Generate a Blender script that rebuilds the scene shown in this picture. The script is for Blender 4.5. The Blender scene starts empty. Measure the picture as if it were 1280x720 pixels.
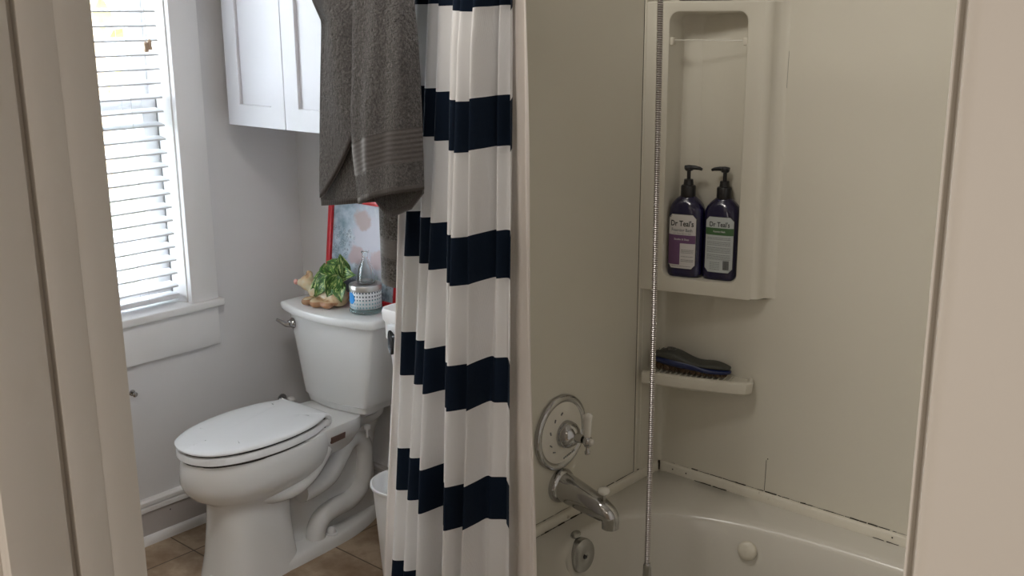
import bpy, bmesh, math, random
import numpy as np
from mathutils import Vector, Matrix
PI = math.pi
sc = bpy.context.scene
C = sc.collection
rnd = random.Random(7)

# ------------------------------------------------------------------ geometry
class G:
    def __init__(s): s.v = []; s.f = []; s.uv = None
    def add(s, v, f):
        o = len(s.v); s.v += [tuple(p) for p in v]; s.f += [tuple(i + o for i in q) for q in f]; return s
    def loft(s, loops, cap0=False, cap1=False, closed=True):
        n = len(loops[0]); v = [p for l in loops for p in l]; f = []
        for j in range(len(loops) - 1):
            for i in range(n if closed else n - 1):
                k = (i + 1) % n
                f.append((j*n + i, j*n + k, (j+1)*n + k, (j+1)*n + i))
        if cap0: f.append(tuple(reversed(range(n))))
        if cap1: f.append(tuple(range((len(loops)-1)*n, len(loops)*n)))
        return s.add(v, f)
    def lathe(s, prof, n=32, M=None, cap0=False, cap1=False):
        M = M or Matrix.Identity(4); L = []
        for r, h in prof:
            L.append([tuple(M @ Vector((r*math.cos(2*PI*i/n), r*math.sin(2*PI*i/n), h))) for i in range(n)])
        return s.loft(L, cap0, cap1)
    def tube(s, path, r, n=12, caps=True):
        P = [Vector(p) for p in path]; L = []
        up = None
        for i, p in enumerate(P):
            t = (P[min(i+1, len(P)-1)] - P[max(i-1, 0)]).normalized()
            if up is None:
                up = Vector((0, 0, 1)) if abs(t.z) < .9 else Vector((1, 0, 0))
            a = t.cross(up).normalized(); b = a.cross(t).normalized(); up = b
            rr = r[i] if hasattr(r, '__len__') else r
            L.append([tuple(p + a*rr*math.cos(2*PI*k/n) + b*rr*math.sin(2*PI*k/n)) for k in range(n)])
        return s.loft(L, caps, caps)
    def box(s, x0, x1, y0, y1, z0, z1, bev=0, seg=2, M=None):
        bm = bmesh.new(); bmesh.ops.create_cube(bm, size=1)
        for v in bm.verts:
            v.co = Vector(((x0+x1)/2 + v.co.x*(x1-x0), (y0+y1)/2 + v.co.y*(y1-y0), (z0+z1)/2 + v.co.z*(z1-z0)))
        if bev: bmesh.ops.bevel(bm, geom=bm.edges[:], offset=bev, segments=seg, affect='EDGES', profile=.5)
        bm.verts.index_update()
        vs = [(M @ v.co if M else v.co)[:] for v in bm.verts]; fs = [[v.index for v in f.verts] for f in bm.faces]
        bm.free(); return s.add(vs, fs)
    def ell(s, c, r, M=None, n=24, m=14):
        c = Vector(c); L = []
        for j in range(m+1):
            th = -PI/2 + PI*j/m; th = max(-PI/2+.02, min(PI/2-.02, th))
            row = []
            for i in range(n):
                p = Vector((r[0]*math.cos(th)*math.cos(2*PI*i/n), r[1]*math.cos(th)*math.sin(2*PI*i/n), r[2]*math.sin(th)))
                if M: p = M @ p
                row.append(tuple(c + p))
            L.append(row)
        return s.loft(L, True, True)

def sup(cx, cy, z, hx, hy, p=2.0, n=64, p2=None):
    out = []
    for i in range(n):
        t = 2*PI*(i+.5)/n; c, q = math.cos(t)/hx, math.sin(t)/hy
        pp = p if (p2 is None or q < 0) else p2
        r = (abs(c)**pp + abs(q)**pp) ** (-1/pp)
        out.append((cx + r*math.cos(t), cy + r*math.sin(t), z))
    return out
def catmull(P, k):
    P = [np.array(p, float) for p in P]; o = []
    for i in range(len(P)-1):
        a, b, c, d = P[max(i-1, 0)], P[i], P[i+1], P[min(i+2, len(P)-1)]
        for j in range(k):
            t = j/k
            o.append(.5*((2*b) + (c-a)*t + (2*a-5*b+4*c-d)*t*t + (3*b-3*c+d-a)*t**3))
    o.append(P[-1]); return o
def lerp(a, b, t): return a + (b-a)*t
def interp(x, xs, ys): return float(np.interp(x, xs, ys))

ORG = {}
def obj(name, g, mat, parent=None, org=None, smooth=35, kind=None, label=None, cat=None, group=None):
    me = bpy.data.meshes.new(name)
    if parent is not None: o0 = Vector(ORG[parent.name])
    else: o0 = Vector(org) if org else Vector((0, 0, 0))
    me.from_pydata([tuple(Vector(p) - o0) for p in g.v], [], g.f)
    if g.uv:
        ul = me.uv_layers.new(name='UVMap')
        for l in me.loops: ul.data[l.index].uv = g.uv[l.vertex_index]
    me.update()
    bm = bmesh.new(); bm.from_mesh(me)
    if not g.uv: bmesh.ops.recalc_face_normals(bm, faces=bm.faces)
    if smooth:
        th = math.radians(smooth)
        for f in bm.faces: f.smooth = True
        for e in bm.edges:
            if len(e.link_faces) == 2 and e.calc_face_angle(0) > th: e.smooth = False
    bm.to_mesh(me); bm.free()
    me.materials.append(mat)
    o = bpy.data.objects.new(name, me); C.objects.link(o)
    if parent is not None: o.parent = parent; ORG[o.name] = tuple(o0)
    else: o.location = o0; ORG[o.name] = tuple(o0)
    props(o, label, cat, group, kind); return o
def props(o, label=None, cat=None, group=None, kind=None):
    if label: o['label'] = label
    if cat: o['category'] = cat
    if group: o['group'] = group
    if kind: o['kind'] = kind
def thing(name, loc, label=None, cat=None, group=None, kind=None, rz=0, local=False):
    o = bpy.data.objects.new(name, None); C.objects.link(o); o.empty_display_size = .05
    o.location = loc; o.rotation_euler.z = rz
    ORG[o.name] = (0, 0, 0) if local else tuple(loc)
    props(o, label, cat, group, kind); return o
def mod_solid(o, t, off=0):
    m = o.modifiers.new('solid', 'SOLIDIFY'); m.thickness = t; m.offset = off
def mod_sub(o, l=1):
    m = o.modifiers.new('sub', 'SUBSURF'); m.levels = l; m.render_levels = l
def axisM(c, d, up=(0, 0, 1)):
    d = Vector(d).normalized(); up = Vector(up)
    if abs(d.dot(up)) > .98: up = Vector((1, 0, 0))
    x = up.cross(d).normalized(); y = d.cross(x)
    M = Matrix((x, y, d)).transposed().to_4x4(); M.translation = Vector(c); return M

# ------------------------------------------------------------------ materials
def mat(name, col, rough=.5, metal=0, **k):
    m = bpy.data.materials.new(name); m.use_nodes = True
    b = m.node_tree.nodes['Principled BSDF']
    b.inputs['Base Color'].default_value = (*col, 1); b.inputs['Roughness'].default_value = rough
    b.inputs['Metallic'].default_value = metal
    for kk, vv in k.items(): b.inputs[kk.replace('_', ' ')].default_value = vv
    return m
def N(m, t, **k):
    n = m.node_tree.nodes.new(t)
    for a, b in k.items():
        if a.startswith('i_'): n.inputs[a[2:].replace('_', ' ')].default_value = b
        else: setattr(n, a, b)
    return n
def L(m, a, b): m.node_tree.links.new(a, b)
def bsdf(m): return m.node_tree.nodes['Principled BSDF']
def coords(m, kind='Object'): return N(m, 'ShaderNodeTexCoord').outputs[kind]
def noise(m, scale, detail=3, rough=.5, vec=None):
    n = N(m, 'ShaderNodeTexNoise'); n.inputs['Scale'].default_value = scale; n.inputs['Detail'].default_value = detail
    n.inputs['Roughness'].default_value = rough
    L(m, vec or coords(m), n.inputs['Vector']); return n
def ramp(m, fac, stops):
    r = N(m, 'ShaderNodeValToRGB'); e = r.color_ramp.elements
    while len(e) < len(stops): e.new(.5)
    for q, (p, c) in zip(e, stops): q.position = p; q.color = (*c, 1)
    L(m, fac, r.inputs['Fac']); return r.outputs['Color']
def bump(m, h, strength=.3, dist=.01):
    b = N(m, 'ShaderNodeBump'); b.inputs['Strength'].default_value = strength; b.inputs['Distance'].default_value = dist
    L(m, h, b.inputs['Height']); L(m, b.outputs['Normal'], bsdf(m).inputs['Normal']); return b
def vary(m, c0, c1, scale, detail=3):
    n = noise(m, scale, detail); L(m, ramp(m, n.outputs['Fac'], [(.3, c0), (.7, c1)]), bsdf(m).inputs['Base Color']); return n
def mth(m, op, a, b=None, c=None):
    n = N(m, 'ShaderNodeMath', operation=op)
    for i, v in enumerate((a, b, c)):
        if v is None: continue
        if isinstance(v, (int, float)): n.inputs[i].default_value = v
        else: L(m, v, n.inputs[i])
    return n.outputs[0]
def mix(m, fac, a, b):
    n = N(m, 'ShaderNodeMix', data_type='RGBA')
    for i, v in ((0, fac), (6, a), (7, b)):
        if isinstance(v, (int, float)): n.inputs[i].default_value = v
        elif isinstance(v, tuple): n.inputs[i].default_value = (*v, 1)
        else: L(m, v, n.inputs[i])
    return n.outputs[2]

WALLC = (.60, .61, .60)
M_wall = mat('wall_paint', WALLC, .55); vary(M_wall, (.745, .74, .75), (.775, .77, .78), 3); bump(M_wall, noise(M_wall, 60, 4).outputs['Fac'], .12, .004)
M_hall = mat('hall_paint', (.62, .57, .50), .7)
M_trim = mat('white_trim_paint', (.86, .855, .855), .38); bump(M_trim, noise(M_trim, 25, 3).outputs['Fac'], .06, .003)
M_base = mat('grey_baseboard_paint', (.52, .49, .48), .45)
M_jamb = mat('doorway_paint', (.66, .62, .56), .5); bump(M_jamb, noise(M_jamb, 40, 3).outputs['Fac'], .10, .002)
M_cab = mat('cabinet_paint', (.72, .72, .76), .35)
M_ceil = mat('ceiling_paint', (.8, .8, .78), .8)
M_por = mat('porcelain', (.80, .80, .79), .10, IOR=1.5)
M_seat = mat('seat_plastic', (.84, .85, .86), .22)
M_chrome = mat('chrome', (.50, .50, .50), .10, 1)
M_chromed = mat('worn_chrome', (.42, .42, .41), .24, 1)
M_gap = mat('dark_gap', (.03, .03, .03), .8)
M_surr = mat('almond_surround', (.68, .645, .55), .36)
vary(M_surr, (.645, .615, .520), (.675, .645, .550), 2.2); bump(M_surr, noise(M_surr, 140, 2).outputs['Fac'], .05, .002)
M_tub = mat('tub_enamel', (.62, .595, .53), .2)
M_blind = mat('blind_slats', (.78, .79, .82), .5)
M_cord = mat('cord', (.75, .75, .74), .7)
M_wood = mat('tassel_wood', (.55, .40, .28), .5)
M_white = mat('white_plastic', (.82, .82, .82), .35)
M_hamp = mat('hamper_plastic', (.84, .80, .77), .4)
M_black = mat('black_plastic', (.012, .012, .014), .35)
M_red = mat('red_frame_paint', (.62, .02, .03), .3)

M_floor = mat('floor_tile', (.3, .2, .12), .42)
def _floor(m):
    co = coords(m); br = N(m, 'ShaderNodeTexBrick'); br.offset = 0; br.squash = 1
    mp = N(m, 'ShaderNodeMapping'); mp.inputs['Location'].default_value = (.303*10 - .003, -1.9 + .3*10 - .002, 0)
    L(m, co, mp.inputs['Vector']); L(m, mp.outputs[0], br.inputs['Vector'])
    br.inputs['Scale'].default_value = 1; br.inputs['Brick Width'].default_value = .3; br.inputs['Row Height'].default_value = .3
    br.inputs['Mortar Size'].default_value = .0028; br.inputs['Mortar Smooth'].default_value = .3
    n = noise(m, 9, 6, .6); n2 = noise(m, 60, 4, .6)
    c = ramp(m, n.outputs['Fac'], [(.34, (.27, .185, .115)), (.5, (.40, .30, .205)), (.62, (.54, .43, .315))])
    c2 = mix(m, mth(m, 'MULTIPLY', n2.outputs['Fac'], .3), c, (.30, .21, .14))
    L(m, mix(m, br.outputs['Fac'], c2, (.12, .085, .055)), bsdf(m).inputs['Base Color'])
    h = mth(m, 'MULTIPLY_ADD', br.outputs['Fac'], -1.0, mth(m, 'MULTIPLY', n.outputs['Fac'], .5)); bump(m, h, .4, .003)
_floor(M_floor)

M_curt = mat('striped_cotton', (.8, .8, .8), .85); M_curt.node_tree.nodes['Principled BSDF'].inputs['Specular IOR Level'].default_value = .2
def _curt(m):
    uv = N(m, 'ShaderNodeSeparateXYZ'); L(m, coords(m, 'UV'), uv.inputs[0])
    fr = mth(m, 'FRACT', uv.outputs['Y']); s = mth(m, 'GREATER_THAN', fr, .630)
    hem = mth(m, 'GREATER_THAN', uv.outputs['X'], .950)
    wv = noise(m, 900, 2)
    navy = mix(m, mth(m, 'MULTIPLY', hem, mth(m, 'MULTIPLY_ADD', wv.outputs['Fac'], .9, .1)), (.0045, .0120, .028), (.035, .052, .08))
    L(m, mix(m, s, (.78, .775, .775), navy), bsdf(m).inputs['Base Color'])
    w = N(m, 'ShaderNodeTexWave'); w.inputs['Scale'].default_value = 700; w.inputs['Distortion'].default_value = 2
    L(m, coords(m), w.inputs['Vector'])
    big = noise(m, 14, 3)
    bump(m, mth(m, 'MULTIPLY_ADD', big.outputs['Fac'], 12, w.outputs['Fac']), .18, .0010)
    # thin cloth: a little light passes through
    tr = N(m, 'ShaderNodeBsdfTranslucent'); L(m, mix(m, s, (.74, .74, .74), (.002, .004, .01)), tr.inputs['Color'])
    mx = N(m, 'ShaderNodeMixShader'); mx.inputs[0].default_value = .16
    L(m, bsdf(m).outputs[0], mx.inputs[1]); L(m, tr.outputs[0], mx.inputs[2])
    L(m, mx.outputs[0], m.node_tree.nodes['Material Output'].inputs['Surface'])
_curt(M_curt)
M_liner = mat('liner_fabric', (.82, .77, .73), .75)
def _lin(m):
    bump(m, noise(m, 12, 4).outputs['Fac'], .3, .004)
    tr = N(m, 'ShaderNodeBsdfTranslucent'); tr.inputs['Color'].default_value = (.82, .77, .73, 1)
    mx = N(m, 'ShaderNodeMixShader'); mx.inputs[0].default_value = .25
    L(m, bsdf(m).outputs[0], mx.inputs[1]); L(m, tr.outputs[0], mx.inputs[2])
    L(m, mx.outputs[0], m.node_tree.nodes['Material Output'].inputs['Surface'])
_lin(M_liner)

def towel_mat(name, c0, c1, band0, band1):
    m = mat(name, c0, 1.0, Sheen_Weight=.4); m.node_tree.nodes['Principled BSDF'].inputs['Specular IOR Level'].default_value = .1
    uv = N(m, 'ShaderNodeSeparateXYZ'); L(m, coords(m, 'UV'), uv.inputs[0]); v = uv.outputs['Y']
    inb = mth(m, 'MULTIPLY', mth(m, 'GREATER_THAN', v, band0), mth(m, 'LESS_THAN', v, band1))
    hem = mth(m, 'LESS_THAN', v, .011); flat = mth(m, 'MAXIMUM', inb, hem)
    n1 = noise(m, 240, 5, .8); n2 = noise(m, 110, 3, .6)
    col = ramp(m, n1.outputs['Fac'], [(.38, tuple(c*.25 for c in c0)), (.5, c0), (.62, tuple(c*1.15 for c in c1))])
    L(m, mix(m, mth(m, 'MULTIPLY', flat, .85), col, tuple((a+b)/2*.95 for a, b in zip(c0, c1))), bsdf(m).inputs['Base Color'])
    rid = mth(m, 'SINE', mth(m, 'MULTIPLY', v, 2*PI/.0085))
    hs = mth(m, 'SINE', mth(m, 'MULTIPLY', uv.outputs['X'], 2*PI/.006))
    ter = mth(m, 'MULTIPLY_ADD', n1.outputs['Fac'], 1.0, mth(m, 'MULTIPLY', n2.outputs['Fac'], 1.2))
    h = mth(m, 'ADD', mth(m, 'MULTIPLY', ter, mth(m, 'SUBTRACT', 1, flat)),
            mth(m, 'ADD', mth(m, 'MULTIPLY', inb, mth(m, 'MULTIPLY', rid, .03)), mth(m, 'MULTIPLY', hem, mth(m, 'MULTIPLY', hs, .02))))
    bump(m, h, 1.0, .006); return m
M_towel = towel_mat('dark_grey_terry', (.048, .043, .042), (.100, .090, .087), .052, .112)
M_towel2 = towel_mat('mid_grey_terry', (.17, .16, .155), (.27, .255, .25), .06, .10)

M_leaf = mat('pothos_leaf', (.05, .16, .03), .35)
def _leaf(m):
    uv = coords(m, 'UV'); s = N(m, 'ShaderNodeSeparateXYZ'); L(m, uv, s.inputs[0])
    mp = N(m, 'ShaderNodeMapping'); mp.inputs['Scale'].default_value = (6, 2, 1); L(m, uv, mp.inputs['Vector'])
    n = noise(m, 1.6, 3, .6, mp.outputs[0])
    c = ramp(m, n.outputs['Fac'], [(.40, (.016, .062, .011)), (.53, (.06, .19, .03)), (.58, (.36, .47, .14)), (.70, (.66, .70, .38))])
    vein = mth(m, 'LESS_THAN', mth(m, 'ABSOLUTE', mth(m, 'SUBTRACT', s.outputs['X'], .5)), .03)
    L(m, mix(m, mth(m, 'MULTIPLY', vein, .6), c, (.2, .35, .1)), bsdf(m).inputs['Base Color'])
_leaf(M_leaf)
M_stem = mat('stem', (.2, .32, .08), .5)
M_soil = mat('soil', (.02, .015, .01), .9)
M_cer = mat('cream_ceramic', (.7, .6, .45), .25)
def _cer(m):
    n = noise(m, 26, 3); s = N(m, 'ShaderNodeSeparateXYZ'); L(m, coords(m), s.inputs[0])
    low = mth(m, 'LESS_THAN', s.outputs['Z'], .022); patch = mth(m, 'GREATER_THAN', n.outputs['Fac'], .56)
    c = ramp(m, n.outputs['Fac'], [(.40, (.62, .56, .38)), (.60, (.60, .42, .25)), (.74, (.34, .14, .06))])
    front = mth(m, 'LESS_THAN', s.outputs['Y'], -.020)
    L(m, mix(m, mth(m, 'MULTIPLY', mth(m, 'MULTIPLY', low, front), .75), c, (.40, .17, .08)), bsdf(m).inputs['Base Color'])
_cer(M_cer)
M_pink = mat('pink_glaze', (.72, .38, .33), .3)
M_glass = mat('clear_glass', (.93, .97, .97), .03, Transmission_Weight=1.0, IOR=1.45)
M_glassblue = mat('blue_tint_glass', (.55, .78, .80), .05, Transmission_Weight=.75, IOR=1.45)
M_tin = mat('brushed_tin', (.55, .54, .52), .30, 1)
M_wax = mat('teal_wax', (.45, .68, .72), .5)
M_sleeve = mat('perforated_sleeve', (.8, .83, .85), .35)
def _sleeve(m):
    s = N(m, 'ShaderNodeSeparateXYZ'); L(m, coords(m, 'UV'), s.inputs[0])
    a = mth(m, 'ABSOLUTE', mth(m, 'SUBTRACT', mth(m, 'FRACT', mth(m, 'MULTIPLY', s.outputs['X'], 32)), .5))
    b = mth(m, 'ABSOLUTE', mth(m, 'SUBTRACT', mth(m, 'FRACT', mth(m, 'MULTIPLY', s.outputs['Y'], 5)), .5))
    dot = mth(m, 'LESS_THAN', mth(m, 'MAXIMUM', a, b), .23)
    low = mth(m, 'GREATER_THAN', s.outputs['Y'], .5)
    dc = mix(m, low, (.25, .50, .56), (.06, .09, .12))
    L(m, mix(m, dot, (.78, .82, .85), dc), bsdf(m).inputs['Base Color'])
_sleeve(M_sleeve)
M_bluelab = mat('blue_tag', (.03, .30, .75), .4)
M_print = mat('framed_print', (.5, .6, .7), .5)
def _print(m):
    uv = coords(m, 'UV'); s = N(m, 'ShaderNodeSeparateXYZ'); L(m, uv, s.inputs[0])
    n = noise(m, 5, 4, .6, uv)
    bg = ramp(m, n.outputs['Fac'], [(.35, (.22, .33, .42)), (.55, (.50, .60, .68)), (.7, (.72, .76, .80))])
    vo = N(m, 'ShaderNodeTexVoronoi'); vo.inputs['Scale'].default_value = 22; L(m, uv, vo.inputs['Vector'])
    ln = mth(m, 'LESS_THAN', mth(m, 'ABSOLUTE', mth(m, 'SUBTRACT', vo.outputs['Distance'], .35)), .09)
    bg = mix(m, mth(m, 'MULTIPLY', mth(m, 'MULTIPLY', ln, .45), mth(m, 'LESS_THAN', s.outputs['Y'], .72)), bg, (.10, .15, .20))
    def blob(cx, cy, rx, ry, soft=.35):
        dx = mth(m, 'DIVIDE', mth(m, 'SUBTRACT', s.outputs['X'], cx), rx); dy = mth(m, 'DIVIDE', mth(m, 'SUBTRACT', s.outputs['Y'], cy), ry)
        d = mth(m, 'ADD', mth(m, 'MULTIPLY', dx, dx), mth(m, 'MULTIPLY', dy, dy))
        d = mth(m, 'ADD', d, mth(m, 'MULTIPLY', mth(m, 'SUBTRACT', n.outputs['Fac'], .5), 4.0))
        k = N(m, 'ShaderNodeMapRange'); k.inputs[1].default_value = 1 + soft; k.inputs[2].default_value = 1 - soft; k.inputs[3].default_value = 0; k.inputs[4].default_value = 1
        L(m, d, k.inputs[0]); return k.outputs[0]
    c = mix(m, blob(.62, .60, .34, .42), bg, (.66, .66, .74))
    c = mix(m, blob(.38, .42, .11, .11), c, (.60, .48, .50)); c = mix(m, blob(.70, .42, .10, .10), c, (.60, .48, .50))
    c = mix(m, blob(.45, .84, .14, .10), c, (.56, .46, .46))
    c = mix(m, blob(.30, .05, .5, .10), c, (.10, .12, .16))
    L(m, c, bsdf(m).inputs['Base Color'])
_print(M_print)
M_bottle = mat('indigo_bottle', (.011, .009, .042), .14, Coat_Weight=.3)
M_label = mat('white_label', (.62, .60, .58), .4)
M_label2 = mat('grey_label', (.50, .54, .53), .4)
M_border = mat('label_border', (.015, .015, .02), .4)
M_purple = mat('label_purple', (.14, .065, .15), .4)
M_green = mat('label_green', (.05, .13, .045), .4)
M_ink = mat('label_ink', (.02, .02, .02), .5)
M_ink2 = mat('label_small_print', (.16, .17, .17), .5)
M_brushtop = mat('brush_rubber', (.050, .052, .045), .55); vary(M_brushtop, (.044, .046, .040), (.06, .062, .052), 200)
M_brushblue = mat('brush_blue', (.008, .018, .085), .35)
M_bristle = mat('bristle', (.10, .06, .03), .8)
M_emb = mat('embossed_mark', (.12, .12, .11), .5)
M_hose = mat('hose_metal', (.56, .52, .50), .36, 1)
M_caulk = mat('caulk_trim', (.70, .67, .58), .4)
def _caulk(m):
    n = noise(m, 16, 5, .7)
    L(m, ramp(m, n.outputs['Fac'], [(.30, (.30, .25, .17)), (.36, (.66, .62, .52)), (.8, (.72, .69, .60))]), bsdf(m).inputs['Base Color'])
_caulk(M_caulk)
M_mold = mat('mildew', (.035, .028, .018), .9)
M_stick = mat('brown_sticker', (.14, .085, .07), .5)

def _hose(m):
    s = N(m, 'ShaderNodeSeparateXYZ'); L(m, coords(m), s.inputs[0])
    w_ = mth(m, 'MULTIPLY_ADD', mth(m, 'SINE', mth(m, 'MULTIPLY', s.outputs['Z'], 2*PI/.0044)), .5, .5)  # shade in the grooves between ribs, painted as dark and light rings
    L(m, mix(m, w_, (.27, .24, .23), (.64, .61, .59)), bsdf(m).inputs['Base Color'])
_hose(M_hose)
# ------------------------------------------------------------------ room shell
XL, YB, XF = -2.887, 2.20, -1.43       # window wall, toilet back wall, faucet wall face
XR = .07
YD0, YD1 = .345, .461                  # doorway wall thickness
WY0, WY1, WZ0, WZ1 = .95, 1.753, .735, 2.02
g = G(); T = .16
g.box(XL-T, XL, -.0+YD0, WY0, 0, 2.45); g.box(XL-T, XL, WY1, YB+.15, 0, 2.45)
g.box(XL-T, XL, WY0, WY1, 0, WZ0-.02); g.box(XL-T, XL, WY0, WY1, WZ1, 2.45)
obj('wall_left', g, M_wall, kind='structure', smooth=0)
g = G().box(XL-T, -1.54, YB, YB+.15, 0, 2.45); g.box(-1.54, XR+.12, 2.30, 2.42, 0, 2.45)
obj('wall_back', g, M_wall, kind='structure', smooth=0)
obj('wall_partition', G().box(-1.545, -1.44, 1.485, 2.30, 0, 2.45, .002, 1), M_wall, kind='structure', smooth=0)
obj('wall_right', G().box(XR, XR+.12, YD1, 2.30, 0, 2.45), M_wall, kind='structure', smooth=0)
g = G()
g.box(XL-T, -.889, YD0, YD1, 0, 2.45); g.box(-.102, 1.6, YD0, YD1, 0, 2.45); g.box(-.889, -.102, YD0, YD1, 2.06, 2.45)
obj('wall_front', g, M_hall, kind='structure', smooth=0)
obj('floor', G().box(XL-T, 1.6, -1.6, YB+.1, -.05, 0), M_floor, kind='structure', smooth=0)
obj('ceiling', G().box(XL-T, 1.6, -1.6, YB+.25, 2.45, 2.5), M_ceil, kind='structure', smooth=0)
# the hallway the picture was taken from
g = G().box(-1.6, 1.6, -1.7, -1.6, 0, 2.45); obj('wall_hall_end', g, M_hall, kind='structure', smooth=0)
obj('wall_hall_left', G().box(-1.7, -1.6, -1.6, YD0, 0, 2.45), M_hall, kind='structure', smooth=0)
obj('wall_hall_right', G().box(1.5, 1.6, -1.6, YD0, 0, 2.45), M_hall, kind='structure', smooth=0)

# doorway: left jamb with its stop, casings
g = G().box(-.889, -.870, YD0-.012, .4555, 0, 2.04, .0012, 2)
obj('trim_1', g, M_jamb, kind='structure')
obj('trim_11', G().box(-.871, -.8605, YD0-.012, .3858, 0, 2.04, .0012, 2), M_jamb, kind='structure')
obj('trim_2', G().box(-.871, -.8605, .3928, .4235, 0, 2.04, .0012, 2).box(-.871, -.8608, .4230, .4555, 0, 2.04, .0006, 2), M_jamb, kind='structure')
obj('trim_3', G().box(-.1165, -.102, .3445, YD1+.010, 0, 2.04, .0015, 3), M_jamb, kind='structure')
g = G()
prof = [(-.1184, .346), (-.1184, .3375), (-.1181, .3370), (-.1174, .3370), (-.1171, .3374), (-.1170, .3405), (-.1156, .3405), (-.1150, .3368), (-.1138, .3345), (-.1115, .3330), (-.108, .3325), (-.03, .3325), (-.025, .345)]
g.loft([[(x, y, z) for z in (0, 2.10)] for x, y in prof], closed=False)
obj('trim_4', g, M_jamb, kind='structure', smooth=25)
obj('trim_5', G().box(-.985, -.877, .329, YD0, 0, 2.10, .003, 2), M_jamb, kind='structure')
obj('trim_6', G().box(-.985, -.03, .329, YD0, 2.045, 2.13, .003, 2), M_jamb, kind='structure')
g = G()
for q in ((-.1085, 1.205), (-.1092, 1.188)):
    g.lathe([(.0022, 0), (.0015, .0008), (.0002, .0010)], 10, axisM((q[0]+.004, .3326, q[1]), (0, -1, 0)), False, True)
obj('trim_7', g, M_jamb, kind='structure')

# baseboards
def baseboard(name, pts_dir):
    prof = [(0, .145), (.012, .145), (.018, .139), (.018, .130), (.011, .126), (.011, .122), (.019, .120), (.019, .108), (.013, .104), (.013, 0)]
    g = G(); g.loft([[pts_dir(a, d, z) for d, z in prof] for a in (0, 1)], closed=False)
    o = obj(name, g, M_base, kind='structure', smooth=25); return o
baseboard('baseboard_left', lambda a, d, z: (XL+d, (YD1, YB)[a], z))
baseboard('baseboard_back', lambda a, d, z: ((XL, -1.545)[a], YB-d, z))
cap = [(.013, .145), (.019, .139), (.019, .1285), (.0115, .1255), (.0115, .1225), (.0200, .1205), (.0200, .1075), (.0135, .1035)]
g = G(); g.loft([[(XL+d+.0006, y, z+.0005) for d, z in [(0, .1455)]+cap] for y in (YD1, YB-.0135)], closed=False)
obj('trim_8', g, M_trim, kind='structure', smooth=25)
g = G(); g.loft([[(XL-d2, y, z) for d2, z in [(-.0125, .028), (-.020, .0265), (-.026, .020), (-.028, .010), (-.028, 0)]] for y in (YD1, YB-.0135)], closed=False)
obj('trim_9', g, M_trim, kind='structure', smooth=50)
obj('trim_10', G().box(XL, XL+.0135, 1.616, 1.622, .083, .089, .002), M_gap, kind='structure')

# ------------------------------------------------------------------ window
win = thing('window_1', (XL, 1.35, WZ0), kind='structure')
g = G().box(XL-.001, XL+.020, WY1, WY1+.095, WZ0, 2.02, .002); g.box(XL-.001, XL+.020, WY0-.095, WY0, WZ0, 2.02, .002)
g.box(XL-.001, XL+.022, WY0-.11, WY1+.11, 2.02, 2.13, .002); obj('window_casing', g, M_trim, win)
obj('window_sill', G().box(XL-.10, XL+.034, WY0-.11, WY1+.108, WZ0-.024, WZ0, .004, 3), M_trim, win)
obj('apron', G().box(XL-.001, XL+.018, WY0-.095, WY1+.093, .585, WZ0-.024, .002), M_trim, win)
g = G().box(XL-T+.004, XL-.001, WY1-.004, WY1+.01, WZ0, WZ1); g.box(XL-T+.004, XL-.001, WY0-.01, WY0+.004, WZ0, WZ1); g.box(XL-T+.004, XL-.001, WY0, WY1, WZ1-.006, WZ1+.01)
obj('window_jamb', g, M_trim, win, smooth=0)
def sash(x, z0, z1, name):
    g = G(); g.box(x-.032, x, WY1-.052, WY1-.004, z0, z1, .003); g.box(x-.032, x, WY0+.004, WY0+.052, z0, z1, .003)
    g.box(x-.032, x, WY0+.05, WY1-.05, z0, z0+.052, .003); g.box(x-.032, x, WY0+.05, WY1-.05, z1-.04, z1, .003)
    o = obj(name, g, M_trim, win)
    obj('pane', G().box(x-.018, x-.014, WY0+.05, WY1-.05, z0+.05, z1-.038), M_pane, o, smooth=0)
M_pane = bpy.data.materials.new('window_glass'); M_pane.use_nodes = True
nt = M_pane.node_tree; nt.nodes.clear()
_o = nt.nodes.new('ShaderNodeOutputMaterial'); _t = nt.nodes.new('ShaderNodeBsdfTransparent'); _g = nt.nodes.new('ShaderNodeBsdfGlossy'); _g.inputs['Roughness'].default_value = .02
_m = nt.nodes.new('ShaderNodeMixShader'); _m.inputs[0].default_value = .06
nt.links.new(_t.outputs[0], _m.inputs[1]); nt.links.new(_g.outputs[0], _m.inputs[2]); nt.links.new(_m.outputs[0], _o.inputs[0])
sash(-2.972, WZ0, 1.365, 'lower_sash'); sash(-3.006, 1.325, WZ1-.006, 'upper_sash')
obj('sash_lock', G().box(-2.985, -2.968, 1.60, 1.65, 1.365, 1.378, .003), M_white, win)
g = G().box(-2.971, -2.965, 1.748, 1.7495, WZ0+.01, 1.36); obj('sash_channel', g, M_chromed, win, smooth=0)

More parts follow.
